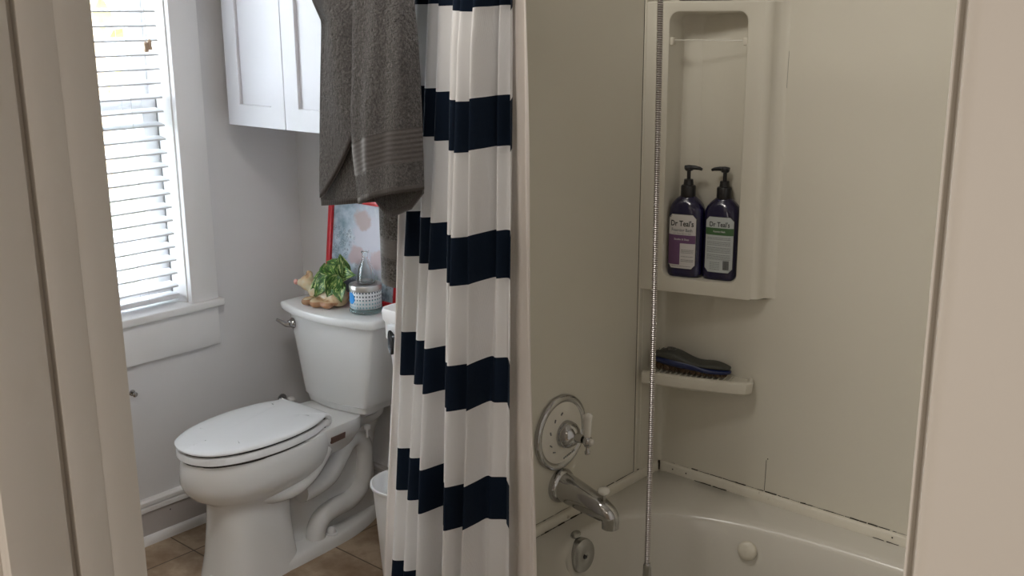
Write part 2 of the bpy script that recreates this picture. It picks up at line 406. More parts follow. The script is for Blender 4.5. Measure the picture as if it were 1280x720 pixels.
bl = thing('window_blind', (-2.925, 1.35, .76), 'white horizontal slatted blind lowered over the window, wooden tassels on its cord', 'window blind')
g = G()
for k in range(-9, 21):
    z = 1.621 - k*.0412
    if z > 1.97: continue
    pts = []
    for i in range(7):
        a = -1 + 2*i/6; pts.append((-2.925 + a*.025, z - a*.0035 + .0022*(1-a*a)))
    loop = pts + [(x, zz-.0045) for x, zz in reversed(pts)]
    g.loft([[(x, y, zz) for x, zz in loop] for y in (WY0+.02, 1.731)], True, True)
obj('slats', g, M_blind, bl, smooth=40)
obj('bottom_rail', G().box(-2.950, -2.900, WY0+.02, 1.733, .752, .768, .003), M_blind, bl)
obj('headrail', G().box(-2.955, -2.898, WY0+.012, 1.741, 1.975, 2.012, .003), M_blind, bl)
for y in (1.08, 1.628):
    g = G()
    for x in (-2.9505, -2.8985): g.tube([(x, y, z) for z in (1.98, 1.4, .76)], .0007, 6)
    obj('ladder_cord', g, M_cord, bl)
g = G(); g.tube([(-2.893, 1.690, 1.975), (-2.8935, 1.690, 1.7), (-2.893, 1.691, 1.535)], .001, 6); obj('lift_cord', g, M_cord, bl)
for dy, dz in ((-.004, -.006), (.008, .000)):
    c = (-2.890, 1.690+dy, 1.507+dz)
    g = G().lathe([(.001, .030), (.004, .0285), (.0062, .025), (.0055, .018), (.0054, .012), (.0072, .004), (.0075, .001), (.005, 0)], 14, Matrix.Translation(c), True, True)
    obj('tassel', g, M_wood, bl)

# ------------------------------------------------------------------ outdoors (seen between the slats)
M_grass = mat('lawn', (.20, .22, .17), 1); vary(M_grass, (.17, .20, .14), (.26, .28, .22), 3)
M_fol = mat('foliage', (.45, .45, .12), 1); vary(M_fol, (.26, .32, .08), (.62, .56, .16), 4)
M_side = mat('pale_siding', (.72, .78, .84), .7)
obj('lawn', G().box(-40, XL-T-.4, -25, 30, -.62, -.55), M_grass, kind='structure', smooth=0)
g = G()
for i in range(260):
    a, b = rnd.random(), rnd.random()
    x = -13 + rnd.gauss(0, 1.1); y = 6.8 + rnd.gauss(0, 1.3); z = 2.6 + rnd.gauss(0, .9)
    s = .10 + .16*rnd.random()
    q = Matrix.Rotation(rnd.random()*6, 3, Vector((rnd.random(), rnd.random(), rnd.random())).normalized())
    g.add([Vector((x, y, z)) + q @ Vector(p)*s for p in ((-1, 0, 0), (0, -.5, .1), (1, 0, 0), (0, .5, .1))], [(0, 1, 2, 3)])
tr = thing('garden_tree', (-13, 6.8, -.55), 'yellow-green leafy tree seen washed out through the blind', 'tree')
obj('foliage', g, M_fol, tr, smooth=0)
obj('trunk', G().tube([(-13, 6.8, -.55), (-12.95, 6.85, 1.2), (-13, 6.8, 2.6)], [.16, .12, .06], 10), M_wood, tr)
pr = thing('porch_railing', (-4.4, 2.4, -.1), 'pale porch railing outside behind the lower half of the blind', 'railing')
g = G().box(-4.44, -4.36, 1.6, 3.4, .62, .66, .004); g.box(-4.43, -4.37, 1.6, 3.4, .16, .20, .004)
obj('rail', g, M_side, pr)
g = G()
for i in range(14): g.box(-4.415, -4.385, 1.66+.13*i, 1.69+.13*i, .18, .64)
obj('balusters', g, M_side, pr, smooth=0)
obj('porch_floor', G().box(-4.6, XL-T-.01, .8, 3.4, -.15, -.08), M_side, kind='structure', smooth=0)
hs = thing('neighbour_house', (-16, 12, -.55), 'pale blue sided house far outside the window', 'house')
obj('wall', G().box(-18, -15, 9.2, 15, -.55, 3.2), M_side, hs, smooth=0)
g = G(); g.add([(-18.2, 9, 3.15), (-14.8, 9, 3.15), (-14.8, 15.2, 3.15), (-18.2, 15.2, 3.15), (-16.5, 9, 4.6), (-16.5, 15.2, 4.6)], [(0, 1, 4), (3, 5, 2), (1, 2, 5, 4), (0, 4, 5, 3), (0, 3, 2, 1)])
obj('roof', g, mat('shingle', (.3, .3, .32), .9), hs, smooth=0)

# small wall knob on the window wall
g = G().lathe([(.010, 0), (.010, .002), (.004, .004), (.004, .012), (.008, .016), (.008, .020), (.004, .023)], 16, axisM((XL, 1.536, .497), (1, 0, -.1)), True, True)
obj('wall_bumper', g, M_chrome, org=(XL, 1.536, .497), label='tiny metal knob fixed to the wall below the window', cat='wall knob')

# ------------------------------------------------------------------ wall cabinet
CX0, CX1, CXM, CYF, CZ0, CZ1 = -2.818, -2.256, -2.537, 1.90, 1.281, 2.00
cab = thing('wall_cabinet', (CXM, YB, CZ0), 'white two-door shaker cabinet hung on the wall above the toilet', 'cabinet')
obj('body', G().box(CX0+.001, CX1-.001, CYF+.021, YB-.001, CZ0+.001, CZ1, .001, 1), M_cab, cab)
def shaker(x0, x1):
    g = G(); y0 = CYF; y1 = CYF+.019; w = .062
    def rect(m, y, r=0): return [(x0+m, y, CZ0+m), (x1-m, y, CZ0+m), (x1-m, y, CZ1-m), (x0+m, y, CZ1-m)]
    g.loft([rect(0, y1), rect(0, y0+.001), rect(.001, y0), rect(w, y0), rect(w+.0015, y0+.0015), rect(w+.0015, y0+.009)], True, True)
    return obj('door', g, M_cab, cab, smooth=20)
shaker(CX0, CXM-.0012); shaker(CXM+.0012, CX1)

# ------------------------------------------------------------------ toilet (local frame: Y from the front of the seat back to the wall)
tl = thing('toilet', (-2.490, 1.458, 0), 'white two-piece toilet with closed elongated lid, under the wall cabinet', 'toilet', rz=.0569, local=True)
n = 96
def egg(yf, yb, hx, z, p=2.0, pb=2.6, wide=.55, cx=0):
    yc = lerp(yf, yb, wide); out = []
    for i in range(n):
        t = 2*PI*(i+.5)/n; c, s = math.cos(t), math.sin(t); hy = (yc-yf) if s < 0 else (yb-yc); pp = p if s < 0 else pb
        r = (abs(c/hx)**pp + abs(s/hy)**pp)**(-1/pp); out.append((cx + r*c, yc + r*s, z))
    return out
g = G()
S = [(.0, .055, .335, .110, 3.2), (.012, .056, .332, .108, 3.2), (.08, .072, .325, .100, 3.2), (.16, .080, .320, .094, 3.0), (.22, .083, .325, .090, 2.8),
     (.243, .080, .34, .092, 2.5), (.254, .070, .37, .100, 2.3), (.265, .052, .40, .113, 2.15), (.282, .026, .43, .130, 2.05), (.305, .006, .455, .144, 2.0), (.33, -.003, .465, .150, 2.0), (.36, -.001, .472, .149, 2.0),
     (.390, .004, .475, .146, 2.0), (.397, .008, .474, .143, 2.0), (.399, .03, .46, .125, 2.0)]
g.loft([egg(a, b, h, z, p, 2.8) for z, a, b, h, p in S], True, True)
# web behind the pedestal, deck for the tank
g.loft([sup(0, .52, z, hx, hy, 4, n) for z, hx, hy in ((.03, .040, .19), (.10, .038, .185), (.20, .040, .18), (.28, .05, .185), (.34, .07, .20), (.375, .09, .21))], True, True)
def deck(z, m):
    P = [(-.120+m, .31), (.120-m, .31), (.125-m, .40), (.122-m, .49), (.117-m, .55), (.088-m, .60), (.07-m, .71-m), (-.07+m, .71-m), (-.088+m, .60), (-.117+m, .55), (-.122+m, .49), (-.125+m, .40)]
    q = catmull(P + [P[0]], 6)[:-1]; return [(a[0], a[1], z) for a in q]
g.loft([deck(.290, .055), deck(.325, .028), deck(.350, .008), deck(.362, .003), (deck(.392, .0)), deck(.399, .002), deck(.4005, .006)], True, True)
bowl = obj('bowl', g, M_por, tl, smooth=40)
# foot plinth, tapered to the rear
def foot(z, m):
    half = [(.055, .0), (.075, .060), (.16, .098), (.28, .108), (.45, .106), (.53, .100), (.60, .084), (.655, .064), (.69, .045), (.712, .02), (.715, 0)]
    r = [(max(0, x-m) if x else 0, y) for y, x in half]
    pts = [(x, y) for x, y in r] + [(-x, y) for x, y in reversed(r[1:-1])]
    q = catmull(pts + [pts[0]], 5)[:-1]; return [(a[0], a[1] if a[1] < .3 else a[1]-m*.6, z) for a in q]
g = G().loft([foot(0, 0), foot(.010, .0005), (foot(.024, .004)), foot(.030, .010), foot(.033, .020), foot(.034, .05)], True, True)
obj('foot', g, M_por, tl, smooth=50)
for s in (-1, 1):
    Y = lambda y: y - 1.458
    P = [(.070, .34, .215), (.066, .40, .213), (.056, Y(1.925), .222), (.046, Y(1.980), .262), (.042, Y(2.022), .296), (.041, Y(2.060), .298), (.041, Y(2.088), .262),
         (.041, Y(2.090), .215), (.041, Y(2.084), .160), (.043, Y(2.060), .118), (.046, Y(2.010), .098), (.050, Y(1.945), .098), (.053, Y(1.895), .088), (.055, Y(1.868), .060), (.055, Y(1.862), .025)]
    q = catmull(P, 6); rr = [interp(i, [0, 20, 40, 84], [.036, .033, .031, .031]) for i in range(len(q))]
    obj('trapway', G().tube([(s*a[0], a[1], a[2]) for a in q], rr, 18), M_por, tl, smooth=60)
    P = [(.078, .185, .252), (.096, .25, .250), (.104, .31, .262), (.098, .37, .292), (.088, .42, .338)]
    q = catmull(P, 5); g = G().tube([(s*a[0], a[1], a[2]) for a in q], [interp(i, [0, 3, 8, 20], [.013, .022, .027, .034]) for i in range(len(q))], 16)
    obj('bowl_flange', g, M_por, tl, smooth=60)
    obj('bolt_cap', G().lathe([(.019, .030), (.019, .035), (.0145, .037), (.0135, .046), (.010, .053), (.001, .056)], 20, Matrix.Translation((s*.076, Y(1.909), 0)), True, True), M_seat, tl, smooth=50)
# seat and lid
def seatloop(z, m):
    half = [(.0, 0), (.006, .038), (.030, .082), (.075, .114), (.13, .134), (.19, .145), (.25, .148), (.31, .143), (.37, .130), (.42, .108), (.440, .096)]
    r = [(max(0, x-m), y + (m if y < .1 else (-m if y > .41 else 0))) for y, x in half]
    r[0] = (0, m)
    pts = r + [(-x, y) for x, y in reversed(r[1:])]
    a = catmull(pts + [pts[0]], 5)[:-1]
    return [(q[0], q[1], z) for q in a]
g = G().loft([seatloop(.4035, .010), seatloop(.4040, .003), seatloop(.407, .0), seatloop(.423, .001), seatloop(.4265, .004), seatloop(.427, .012)], True, True)
obj('seat', g, M_seat, tl, smooth=45)
g = G().loft([seatloop(.4345, .008), seatloop(.4345, .001), seatloop(.4360, -.001), seatloop(.440, -.001), seatloop(.4440, .003), seatloop(.4465, .012), seatloop(.4485, .035), seatloop(.4495, .07)], True, True)
obj('lid', g, M_seat, tl, smooth=45)
g = G().loft([seatloop(.396, .009), seatloop(.436, .009)], False, False); obj('seat_gap_shade', g, M_gap, tl)  # black band standing in for shade in the gaps above and below the seat
for s in (-1, 1): obj('hinge', G().box(s*.075-.019, s*.075+.019, .432, .462, .400, .428, .006, 3), M_seat, tl)
# tank
def tank(z, hx, yf, bow, yb, cut=.008):
    P = []
    for i in range(25):
        a = -1 + 2*i/24; P.append((a*(hx-cut), yf + bow*a*a, z))
    P += [(hx-.003, yf+bow+.003, z), (hx, yf+bow+.010, z)] + [(hx, lerp(yf+bow+.022, yb, q), z) for q in (.3, .6, .95)] + [(hx-.006, yb, z), (0, yb, z), (-hx+.006, yb, z)]
    P += [(-hx, lerp(yf+bow+.022, yb, q), z) for q in (.95, .6, .3)] + [(-hx, yf+bow+.010, z), (-hx+.003, yf+bow+.003, z)]
    return P
g = G()
g.loft([tank(.4015, .100, .560, .012, .700), tank(.4030, .128, .545, .018, .712), tank(.424, .131, .541, .018, .715), tank(.4265, .138, .537, .020, .716),
        tank(.50, .153, .532, .024, .718), tank(.58, .168, .526, .028, .720), tank(.66, .184, .521, .031, .722), tank(.695, .190, .520, .033, .722)], True, True)
obj('tank', g, M_por, tl, smooth=38)
g = G().loft([tank(.693, .200, .508, .036, .726), tank(.695, .208, .500, .038, .727), tank(.700, .211, .498, .038, .728), tank(.714, .212, .497, .038, .728), tank(.719, .209, .500, .038, .727), tank(.7205, .203, .507, .037, .724)], True, True)
obj('tank_lid', g, M_por, tl, smooth=45)
lv = obj('flush_lever', G().lathe([(.017, 0), (.017, .004), (.013, .008), (.012, .016), (.007, .019)], 20, axisM((-.158, .543, .655), (-.18, -1, 0)), True, True), M_chrome, tl, smooth=50)
obj('handle', G().tube(catmull([(-.158, .528, .655), (-.165, .522, .654), (-.178, .515, .660), (-.196, .508, .668)], 5), [interp(i, [0, 5, 15], [.009, .009, .0045]) for i in range(16)], 12), M_chrome, lv, smooth=60)
obj('tank_bolt', G().lathe([(.004, -.03), (.004, 0), (.012, 0), (.012, .012), (.004, .014)], 12, Matrix.Translation((.088, .610, .335)), True, True), M_seat, tl)
obj('sticker', G().box(-.004, .004, -.030, .030, -.010, .010, .0006, 1, Matrix.Translation((.1195, .457, .362)) @ Matrix.Rotation(math.radians(4), 4, 'Z') @ Matrix.Rotation(math.radians(9), 4, 'Y')), M_stick, tl, label='small brown sticker')

# supply stop valve
sv = thing('water_supply_valve', (XL, 2.08, .337), 'small white supply valve on the wall behind the toilet seat', 'valve')
obj('stem', G().lathe([(.018, 0), (.018, .003), (.006, .005), (.006, .05)], 16, axisM((XL, 2.08, .325), (1, 0, 0)), True, True), M_chrome, sv, smooth=50)
obj('handle', G().ell((XL+.055, 2.08, .337), (.018, .012, .009)), M_white, sv, smooth=60)

# ------------------------------------------------------------------ things on the tank lid
TZ = .7206
# ceramic animal planter
pl = thing('animal_planter', (-2.585, 2.055, TZ), 'cream and brown ceramic animal planter lying on the toilet tank, pothos growing from it', 'planter')
g = G()
O = Vector((-2.585, 2.055, TZ))
def E_(x, y, z, a, b, c): g.ell(O + Vector((x, y, z)), (a, b, c), n=20, m=12)
E_(0.01, .005, .034, .062, .036, .034); E_(.055, .000, .032, .038, .034, .030); E_(-.04, -.002, .04, .034, .030, .036)
E_(-.066, -.018, .062, .028, .025, .026); E_(-.083, -.030, .062, .018, .014, .013)
E_(-.058, -.014, .088, .010, .008, .014); E_(-.078, -.006, .086, .009, .007, .013)
E_(-.032, -.046, .014, .018, .026, .014); E_(.010, -.046, .016, .022, .026, .016); E_(.045, -.036, .014, .026, .018, .014); E_(.072, .0, .02, .014, .014, .014)
bd = obj('body', g, M_cer, pl, smooth=60)
rm = bd.modifiers.new('rm', 'REMESH'); rm.mode = 'VOXEL'; rm.voxel_size = .0028; rm.use_smooth_shade = True
sm = bd.modifiers.new('sm', 'SMOOTH'); sm.factor = .6; sm.iterations = 6
obj('nose', G().ell(O + Vector((-.098, -.040, .064)), (.009, .008, .009)), M_pink, pl, smooth=60)
# pothos
pt = thing('pothos_plant', (-2.57, 2.055, TZ+.05), 'small green and cream variegated pothos growing in the animal planter', 'plant')
obj('soil', G().ell((-2.570, 2.058, TZ+.064), (.032, .022, .009)), M_soil, pt, smooth=60)
def leaf(tip, base, w, curl, roll=0):
    w *= 1.28
    tip = Vector(tip); base = Vector(base); d = tip-base; Ln = d.length; d.normalize()
    view = (Vector((0, 0, 1.6)) - (tip+base)/2).normalized()
    nrm = (view*.8 + Vector((0, 0, .6))); nrm = (nrm - d*nrm.dot(d)).normalized(); nrm = Matrix.Rotation(roll, 3, d) @ nrm
    sd = d.cross(nrm).normalized(); g = G(); V = []; U = []; F = []; m, k = 13, 9
    for j in range(m):
        t = j/(m-1); hw = w*(1.0*math.sin(PI*min(1, t**.62)) ** .9)*(1-.25*t) if 0 < t < 1 else .0006
        if t == 0: hw = w*.10
        for i in range(k):
            a = -1+2*i/(k-1); lobe = -.10*Ln*abs(a)*max(0, 1-t*3.2)
            p = base + d*(t*Ln + lobe) + sd*(hw*a) + nrm*(curl*math.sin(PI*t)*Ln - .20*w*(1-abs(a)) - curl*Ln*.9*t*t)
            V.append(p); U.append((i/(k-1), t + hash((round(tip.x, 3), 1)) % 7))
    for j in range(m-1):
        for i in range(k-1): F.append((j*k+i, j*k+i+1, (j+1)*k+i+1, (j+1)*k+i))
    g.add(V, F); g.uv = U; o = obj('leaf', g, M_leaf, pt, smooth=80); mod_solid(o, .0006)
LV = [((-2.640, 2.030, .777), (-2.576, 2.055, .822), .021, .12, .3),   # left pair
      ((-2.628, 2.020, .744), (-2.575, 2.045, .800), .023, .10, -.2),
      ((-2.600, 2.015, .750), (-2.555, 2.040, .812), .024, .10, .1),
      ((-2.512, 2.060, .806), (-2.600, 2.075, .845), .031, .16, .2),   # big top
      ((-2.520, 2.065, .890), (-2.505, 2.060, .822), .022, .10, .1),  # upright
      ((-2.455, 2.060, .835), (-2.525, 2.065, .822), .022, .12, .6),   # right
      ((-2.535, 2.015, .758), (-2.505, 2.035, .826), .025, .08, -.3),
      ((-2.480, 2.025, .752), (-2.510, 2.045, .800), .021, .10, .4),
      ((-2.622, 2.085, .802), (-2.560, 2.085, .828), .018, .10, .2)]
rt = Vector((-2.570, 2.058, TZ+.066))
for t_, b_, w_, c_, r_ in LV:
    leaf(t_, b_, w_, c_, r_)
    q = catmull([rt, (rt+Vector(b_))/2 + Vector((0, 0, .012)), Vector(b_)], 5)
    obj('stem', G().tube([tuple(a) for a in q], .0016, 7), M_stem, pt, smooth=60)

# candle tin
CC = (-2.424, 2.078)
ca = thing('candle_tin', (CC[0], CC[1], TZ), 'round candle with silver lid and white dotted sleeve, standing on the toilet tank', 'candle')
Mx = Matrix.Translation((CC[0], CC[1], TZ))
obj('glass_base', G().lathe([(.001, .002), (.046, 0), (.051, .003), (.053, .009), (.051, .013), (.046, .016), (.045, .08), (.042, .08), (.042, .018), (.001, .018)], 48, Mx), M_glassblue, ca, smooth=50)
obj('wax', G().lathe([(.0415, .019), (.0415, .060)], 40, Mx, True, True), M_wax, ca, smooth=50)
g = G(); V = []; U = []; F = []; m = 64
for j, z in enumerate((.017, .074)):
    for i in range(m+1):
        t = 2*PI*i/m; V.append((CC[0]+.0485*math.cos(t), CC[1]+.0485*math.sin(t), TZ+z)); U.append((i/m, j))
for i in range(m): F.append((i, i+1, m+1+i+1, m+1+i))
g.add(V, F); g.uv = U; o = obj('sleeve', g, M_sleeve, ca, smooth=60); mod_solid(o, .001, -1)
obj('lid', G().lathe([(.049, .072), (.0505, .073), (.0505, .086), (.0490, .0885), (.038, .0890), (.036, .087), (.001, .087)], 48, Mx, False, False), M_tin, ca, smooth=35)
g = G(); V = []; F = []; tA = math.radians(257)
for j in range(9):
    for i in range(9):
        a = -1+2*i/8; b = -1+2*j/8; k = 1.0/max(1, math.hypot(a, b)) if math.hypot(a, b) > 1 else 1
        t = tA + a*k*.34; V.append((CC[0]+.0496*math.cos(t), CC[1]+.0496*math.sin(t), TZ+.050+b*k*.018))
for j in range(8):
    for i in range(8): F.append((j*9+i, j*9+i+1, j*9+10+i, j*9+9+i))
g.add(V, F); o = obj('round_tag', g, M_bluelab, ca, smooth=60, label='bright blue round tag'); mod_solid(o, .0006, 0)

# glass jar behind the candle
gj = G().lathe([(.001, 0), (.034, 0), (.037, .004), (.036, .012), (.033, .04), (.028, .075), (.018, .105), (.012, .125), (.012, .150), (.016, .158), (.016, .162), (.010, .164), (.0095, .128), (.015, .104), (.025, .073), (.030, .04), (.032, .008), (.001, .006)], 36, Matrix.Translation((-2.434, 2.090, TZ+.0885)) @ Matrix.Diagonal((.76, .76, .60, 1)))
obj('glass_bottle', gj, M_glass, org=(-2.434, 2.090, TZ+.0885), smooth=60, label='small clear glass bottle standing on the silver lid of the dotted candle', cat='bottle')

# red framed picture leaning on the wall
pf = thing('picture_frame', (-2.49, 2.10, TZ), 'red framed pale blue print leaning on the wall behind the plant', 'picture')
la = math.atan2(.040, .33); Mf = Matrix.Translation((-2.525, 2.147, TZ+.001)) @ Matrix.Rotation(-la, 4, 'X')
w, h, b = .172, .325, .018
g = G()
for a in ((-w, -w+b, 0, h), (w-b, w, 0, h), (-w+b, w-b, 0, b), (-w+b, w-b, h-b, h)): g.box(a[0], a[1], -.012, .004, a[2], a[3], .002, 2, Mf)
obj('frame', g, M_red, pf)
g = G(); g.add([Mf @ Vector(p) for p in ((-w+b, -.002, b), (w-b, -.002, b), (w-b, -.002, h-b), (-w+b, -.002, h-b))], [(0, 1, 2, 3)]); g.uv = [(0, 0), (1, 0), (1, 1), (0, 1)]
o = obj('print', g, M_print, pf, smooth=0); mod_solid(o, .002, -1)

# ------------------------------------------------------------------ hamper and bin
hp = thing('laundry_hamper', (-2.06, 2.09, 0), 'tall white ribbed plastic hamper squeezed between toilet and shower curtain', 'hamper')
g = G()
def hl(z, hx, hy, rib=0):
    out = []
    for i in range(240):
        t = 2*PI*(i+.5)/240; c, s = math.cos(t)/hx, math.sin(t)/hy; r = (abs(c)**9+abs(s)**9)**(-1/9)
        x, y = r*math.cos(t), r*math.sin(t)
        k = rib*(.5+.5*math.cos((x+y*1.0)*2*PI/.022)); out.append((-2.06 + x*(1-k/hx), 2.092 + y*(1-k/hy), z))
    return out
g.loft([hl(0, .165, .082), hl(.02, .172, .086), hl(.03, .174, .087, .004), hl(.60, .192, .093, .004), hl(.64, .194, .094, .004), hl(.650, .199, .096), hl(.690, .200, .098)], True, True)
obj('body', g, M_hamp, hp, smooth=30)
g = G().loft([hl(.688, .203, .1005), hl(.735, .204, .101), hl(.745, .212, .104), hl(.768, .214, .105), hl(.778, .210, .102), hl(.783, .19, .085), hl(.785, .10, .03)], True, True)
obj('lid', g, M_hamp, hp, smooth=40)
hb = obj('latch', G().box(-2.215, -2.07, 1.972, 1.990, .716, .742, .004, 3), M_white, hp)
Mh = axisM((-2.190, 1.966, .694), (-.35, -1, .1))
obj('grip', G().loft([[tuple(Mh @ (Matrix.Rotation(.35, 4, 'Z') @ Vector((p[0], p[1], hh)))) for p in sup(0, 0, 0, a, b2, 2.0, 32)] for hh, a, b2 in ((-.006, .013, .034), (.003, .015, .036), (.006, .013, .034), (.004, .008, .028), (.003, .004, .02))], True, True), M_black, hb, smooth=50, label='black oval grip')
obj('bar', G().tube([(-2.185, 1.966, .712), (-2.12, 1.968, .728), (-2.07, 1.970, .738)], .004, 8), M_black, hb)
bc = (-2.045, 1.872)
g = G().lathe([(.068, 0), (.070, .004), (.0925, .328), (.098, .330), (.1005, .335), (.100, .340), (.095, .341), (.091, .336), (.069, .008), (.001, .006)], 48, Matrix.Translation((*bc, 0)), True)
obj('waste_bin', g, M_white, org=(*bc, 0), smooth=50, label='small white round waste bin on the floor right of the toilet', cat='waste bin')

# ------------------------------------------------------------------ tub and surround
tub = thing('bathtub', ((XF+XR)/2, 1.83, 0), 'almond alcove bathtub with oval basin behind the shower curtain', 'bathtub')
X0, X1, Y0, Y1 = XF-.004, XR-.002, 1.475, 2.204
cx, cy = (X0+X1)/2, (Y0+Y1)/2; hx, hy = (X1-X0)/2, (Y1-Y0)/2; n2 = 128
icx, icy = -.66, 1.815
LP = [sup(cx, cy, 0, hx-.004, hy-.004, 40, n2), sup(cx, cy, .03, hx-.004, hy-.004, 40, n2), sup(cx, cy, .435, hx-.004, hy-.004, 40, n2), sup(cx, cy, .446, hx-.001, hy-.001, 40, n2), sup(cx, cy, .450, hx-.006, hy-.006, 30, n2),
      sup(icx, icy, .4475, .714, .305, 3.0, n2), sup(icx, icy, .4455, .708, .297, 2.8, n2), sup(icx, icy, .440, .703, .289, 2.7, n2), sup(icx, icy, .43, .700, .284, 2.7, n2),
      sup(icx+.01, icy, .32, .694, .268, 2.7, n2), sup(icx+.02, icy, .16, .635, .245, 2.8, n2), sup(icx+.03, icy, .10, .60, .215, 3, n2), sup(icx+.03, icy, .075, .54, .17, 3, n2)]
obj('basin', G().loft(LP, True, True), M_tub, tub, smooth=40)
Mo = axisM((-1.348, 1.766, .402), (1, -.02, .10))
obj('overflow_plate', G().lathe([(.040, -.02), (.040, .004), (.038, .009), (.026, .0125), (.008, .0135), (.006, .012), (.001, .012)], 40, Mo), M_chromed, tub, smooth=50)
obj('overflow_screw', G().lathe([(.0045, .0125), (.004, .0145), (.001, .015)], 12, Mo @ Matrix.Translation((0, -.002, 0))), M_gap, tub)
Mo = axisM((-1.3635, 1.766, .4490), (.8, 0, 1))
obj('drain_button', G().loft([[tuple(Mo @ Vector(p)) for p in sup(0, 0, zz, a, b2, 2, 24)] for zz, a, b2 in ((-.003, .016, .009), (.0005, .016, .009), (.0012, .013, .0065))], True, True), M_chromed, tub, smooth=50)
Mo = axisM((-1.086, 2.068, .385), (.15, -1, .12))
obj('grip_knob', G().lathe([(.017, -.01), (.018, .002), (.022, .006), (.0235, .012), (.021, .018), (.012, .021), (.001, .0215)], 32, Mo), M_caulk, tub, smooth=50)

# surround: faucet end panel, long back panel, corner shelf tower
sr = thing('tub_surround', (XF, 2.2, .45), 'almond moulded tub surround with tall corner shelf niche', 'tub surround')
obj('faucet_panel', G().box(-1.442, XF, 1.49, 2.088, .452, 2.05, .001, 1), M_surr, sr)
g = G().box(XF+.014, XR-.001, 2.2, 2.206, .452, 2.05, .001, 1); obj('back_panel', g, M_surr, sr)
# edge batten beside the tower
g = G(); prof = [(-1.4415, 2.089), (-1.4285, 2.089), (-1.4255, 2.091), (-1.4255, 2.097), (-1.430, 2.0995), (-1.430, 2.106), (-1.427, 2.110), (-1.4255, 2.14)]
g.loft([[(x, y, z) for z in (.452, 2.05)] for x, y in prof], closed=False); obj('corner_batten', g, M_surr, sr, smooth=30)
A = Vector((-1.405, 2.098)); tdir = Vector((.9662, .2577)); nrm = Vector((.2577, -.9662))
def TP(u, d, z):   # u along tower face, d towards the room, z up
    p = A + tdir*u + nrm*d; return (p.x, p.y, z)
def rr(u0, u1, z0, z1, r, d, k=8):
    P = []
    for (cu, cz, a0) in ((u1-r, z0+r, -90), (u1-r, z1-r, 0), (u0+r, z1-r, 90), (u0+r, z0+r, 180)):
        for i in range(k+1):
            a = math.radians(a0 + 90*i/k); P.append(TP(cu + r*math.cos(a), d, cz + r*math.sin(a)))
    return P
UL, UR_ = -.026, .247
# smooth flank running from the tower front round to the back panel
def flank(z0, z1, nm):
    g = G(); cols = [TP(UL, .0, 0)[:2], TP(.02, 0, 0)[:2]]
    return g
NZ0, NZ1, NU0, NU1 = .9905, 1.6035, .0335, .2100
g = G()
TZ0, TZ1 = .955, 1.6242
face = [rr(UL, UR_, TZ0, TZ1, .004, 0), rr(NU0-.006, NU1+.006, NZ0-.006, NZ1+.006, .026, 0), rr(NU0-.002, NU1+.002, NZ0-.002, NZ1+.002, .023, -.0015), rr(NU0, NU1, NZ0, NZ1, .021, -.006),
        rr(NU0+.004, NU1-.004, NZ0+.001, NZ1-.004, .022, -.072), rr(NU0+.010, NU1-.010, NZ0+.006, NZ1-.012, .022, -.080), rr(NU0+.02, NU1-.02, NZ0+.02, NZ1-.03, .02, -.082)]
g.loft(face, False, True)
# curved return on the right and rounded top/bottom lips
def ret(z, k=0):
    P = [TP(UR_, 0, z), TP(UR_+.006, -.0008, z), TP(UR_+.014, -.004, z), TP(UR_+.020, -.010, z)]
    q = P[-1]; P += [(q[0]+.004, q[1]+.012, z), (q[0]+.009, 2.192, z), (q[0]+.016, 2.1985, z), (q[0]+.03, 2.2005, z)]; return P
g.loft([ret(TZ0+.003), ret(TZ1)], closed=False)
body_path = lambda z, m=0: [TP(UL, -m, z), TP(.11, -m, z), TP(UR_-m, -m, z), TP(UR_+.014-m*.8, -.004-m, z), TP(UR_+.020-m, -.010-m, z)]
bk = lambda z: [(TP(UL, -.03, z)[0], 2.199, z), (-1.30, 2.199, z), (-1.20, 2.199, z), (-1.16, 2.2, z), (-1.14, 2.2, z)]
g.loft([bk(TZ0), body_path(TZ0, .006), body_path(TZ0+.003, .001), body_path(TZ0+.004, 0)], closed=False)
g.loft([body_path(TZ1, 0), body_path(TZ1+.003, .002), body_path(TZ1+.004, .006), body_path(TZ1, .012), bk(TZ1)], closed=False)
tw = obj('shelf_tower', g, M_surr, sr, smooth=38)
# recessed backing below and above the tower
def backing(z0, z1, nm):
    P = [(-1.4285, 2.10), (-1.4282, 2.150), (-1.427, 2.178), (-1.422, 2.191), (-1.410, 2.1965), (-1.38, 2.1985), (-1.25, 2.1992), (-1.13, 2.2002)]
    q = catmull(P, 4); obj(nm, G().loft([[(a[0], a[1], z) for z in (z0, z1)] for a in q], closed=False), M_surr, sr, smooth=60)
backing(.452, TZ0, 'lower_corner_panel'); backing(TZ1, 2.05, 'upper_corner_panel')
# little towel bar across the top of the niche
rd = obj('niche_bar', G().tube([TP(NU0+.004, -.012, 1.542), TP(NU1-.004, -.012, 1.542)], .0012, 10), mat('clear_rod', (.60, .57, .49), .3), sr)
for u in (NU0+.003, NU1-.003): obj('bar_mount', G().box(-.006, .006, -.007, .007, -.009, .009, .003, 2, Matrix.Translation(TP(u, -.012, 1.540))), M_caulk, rd)
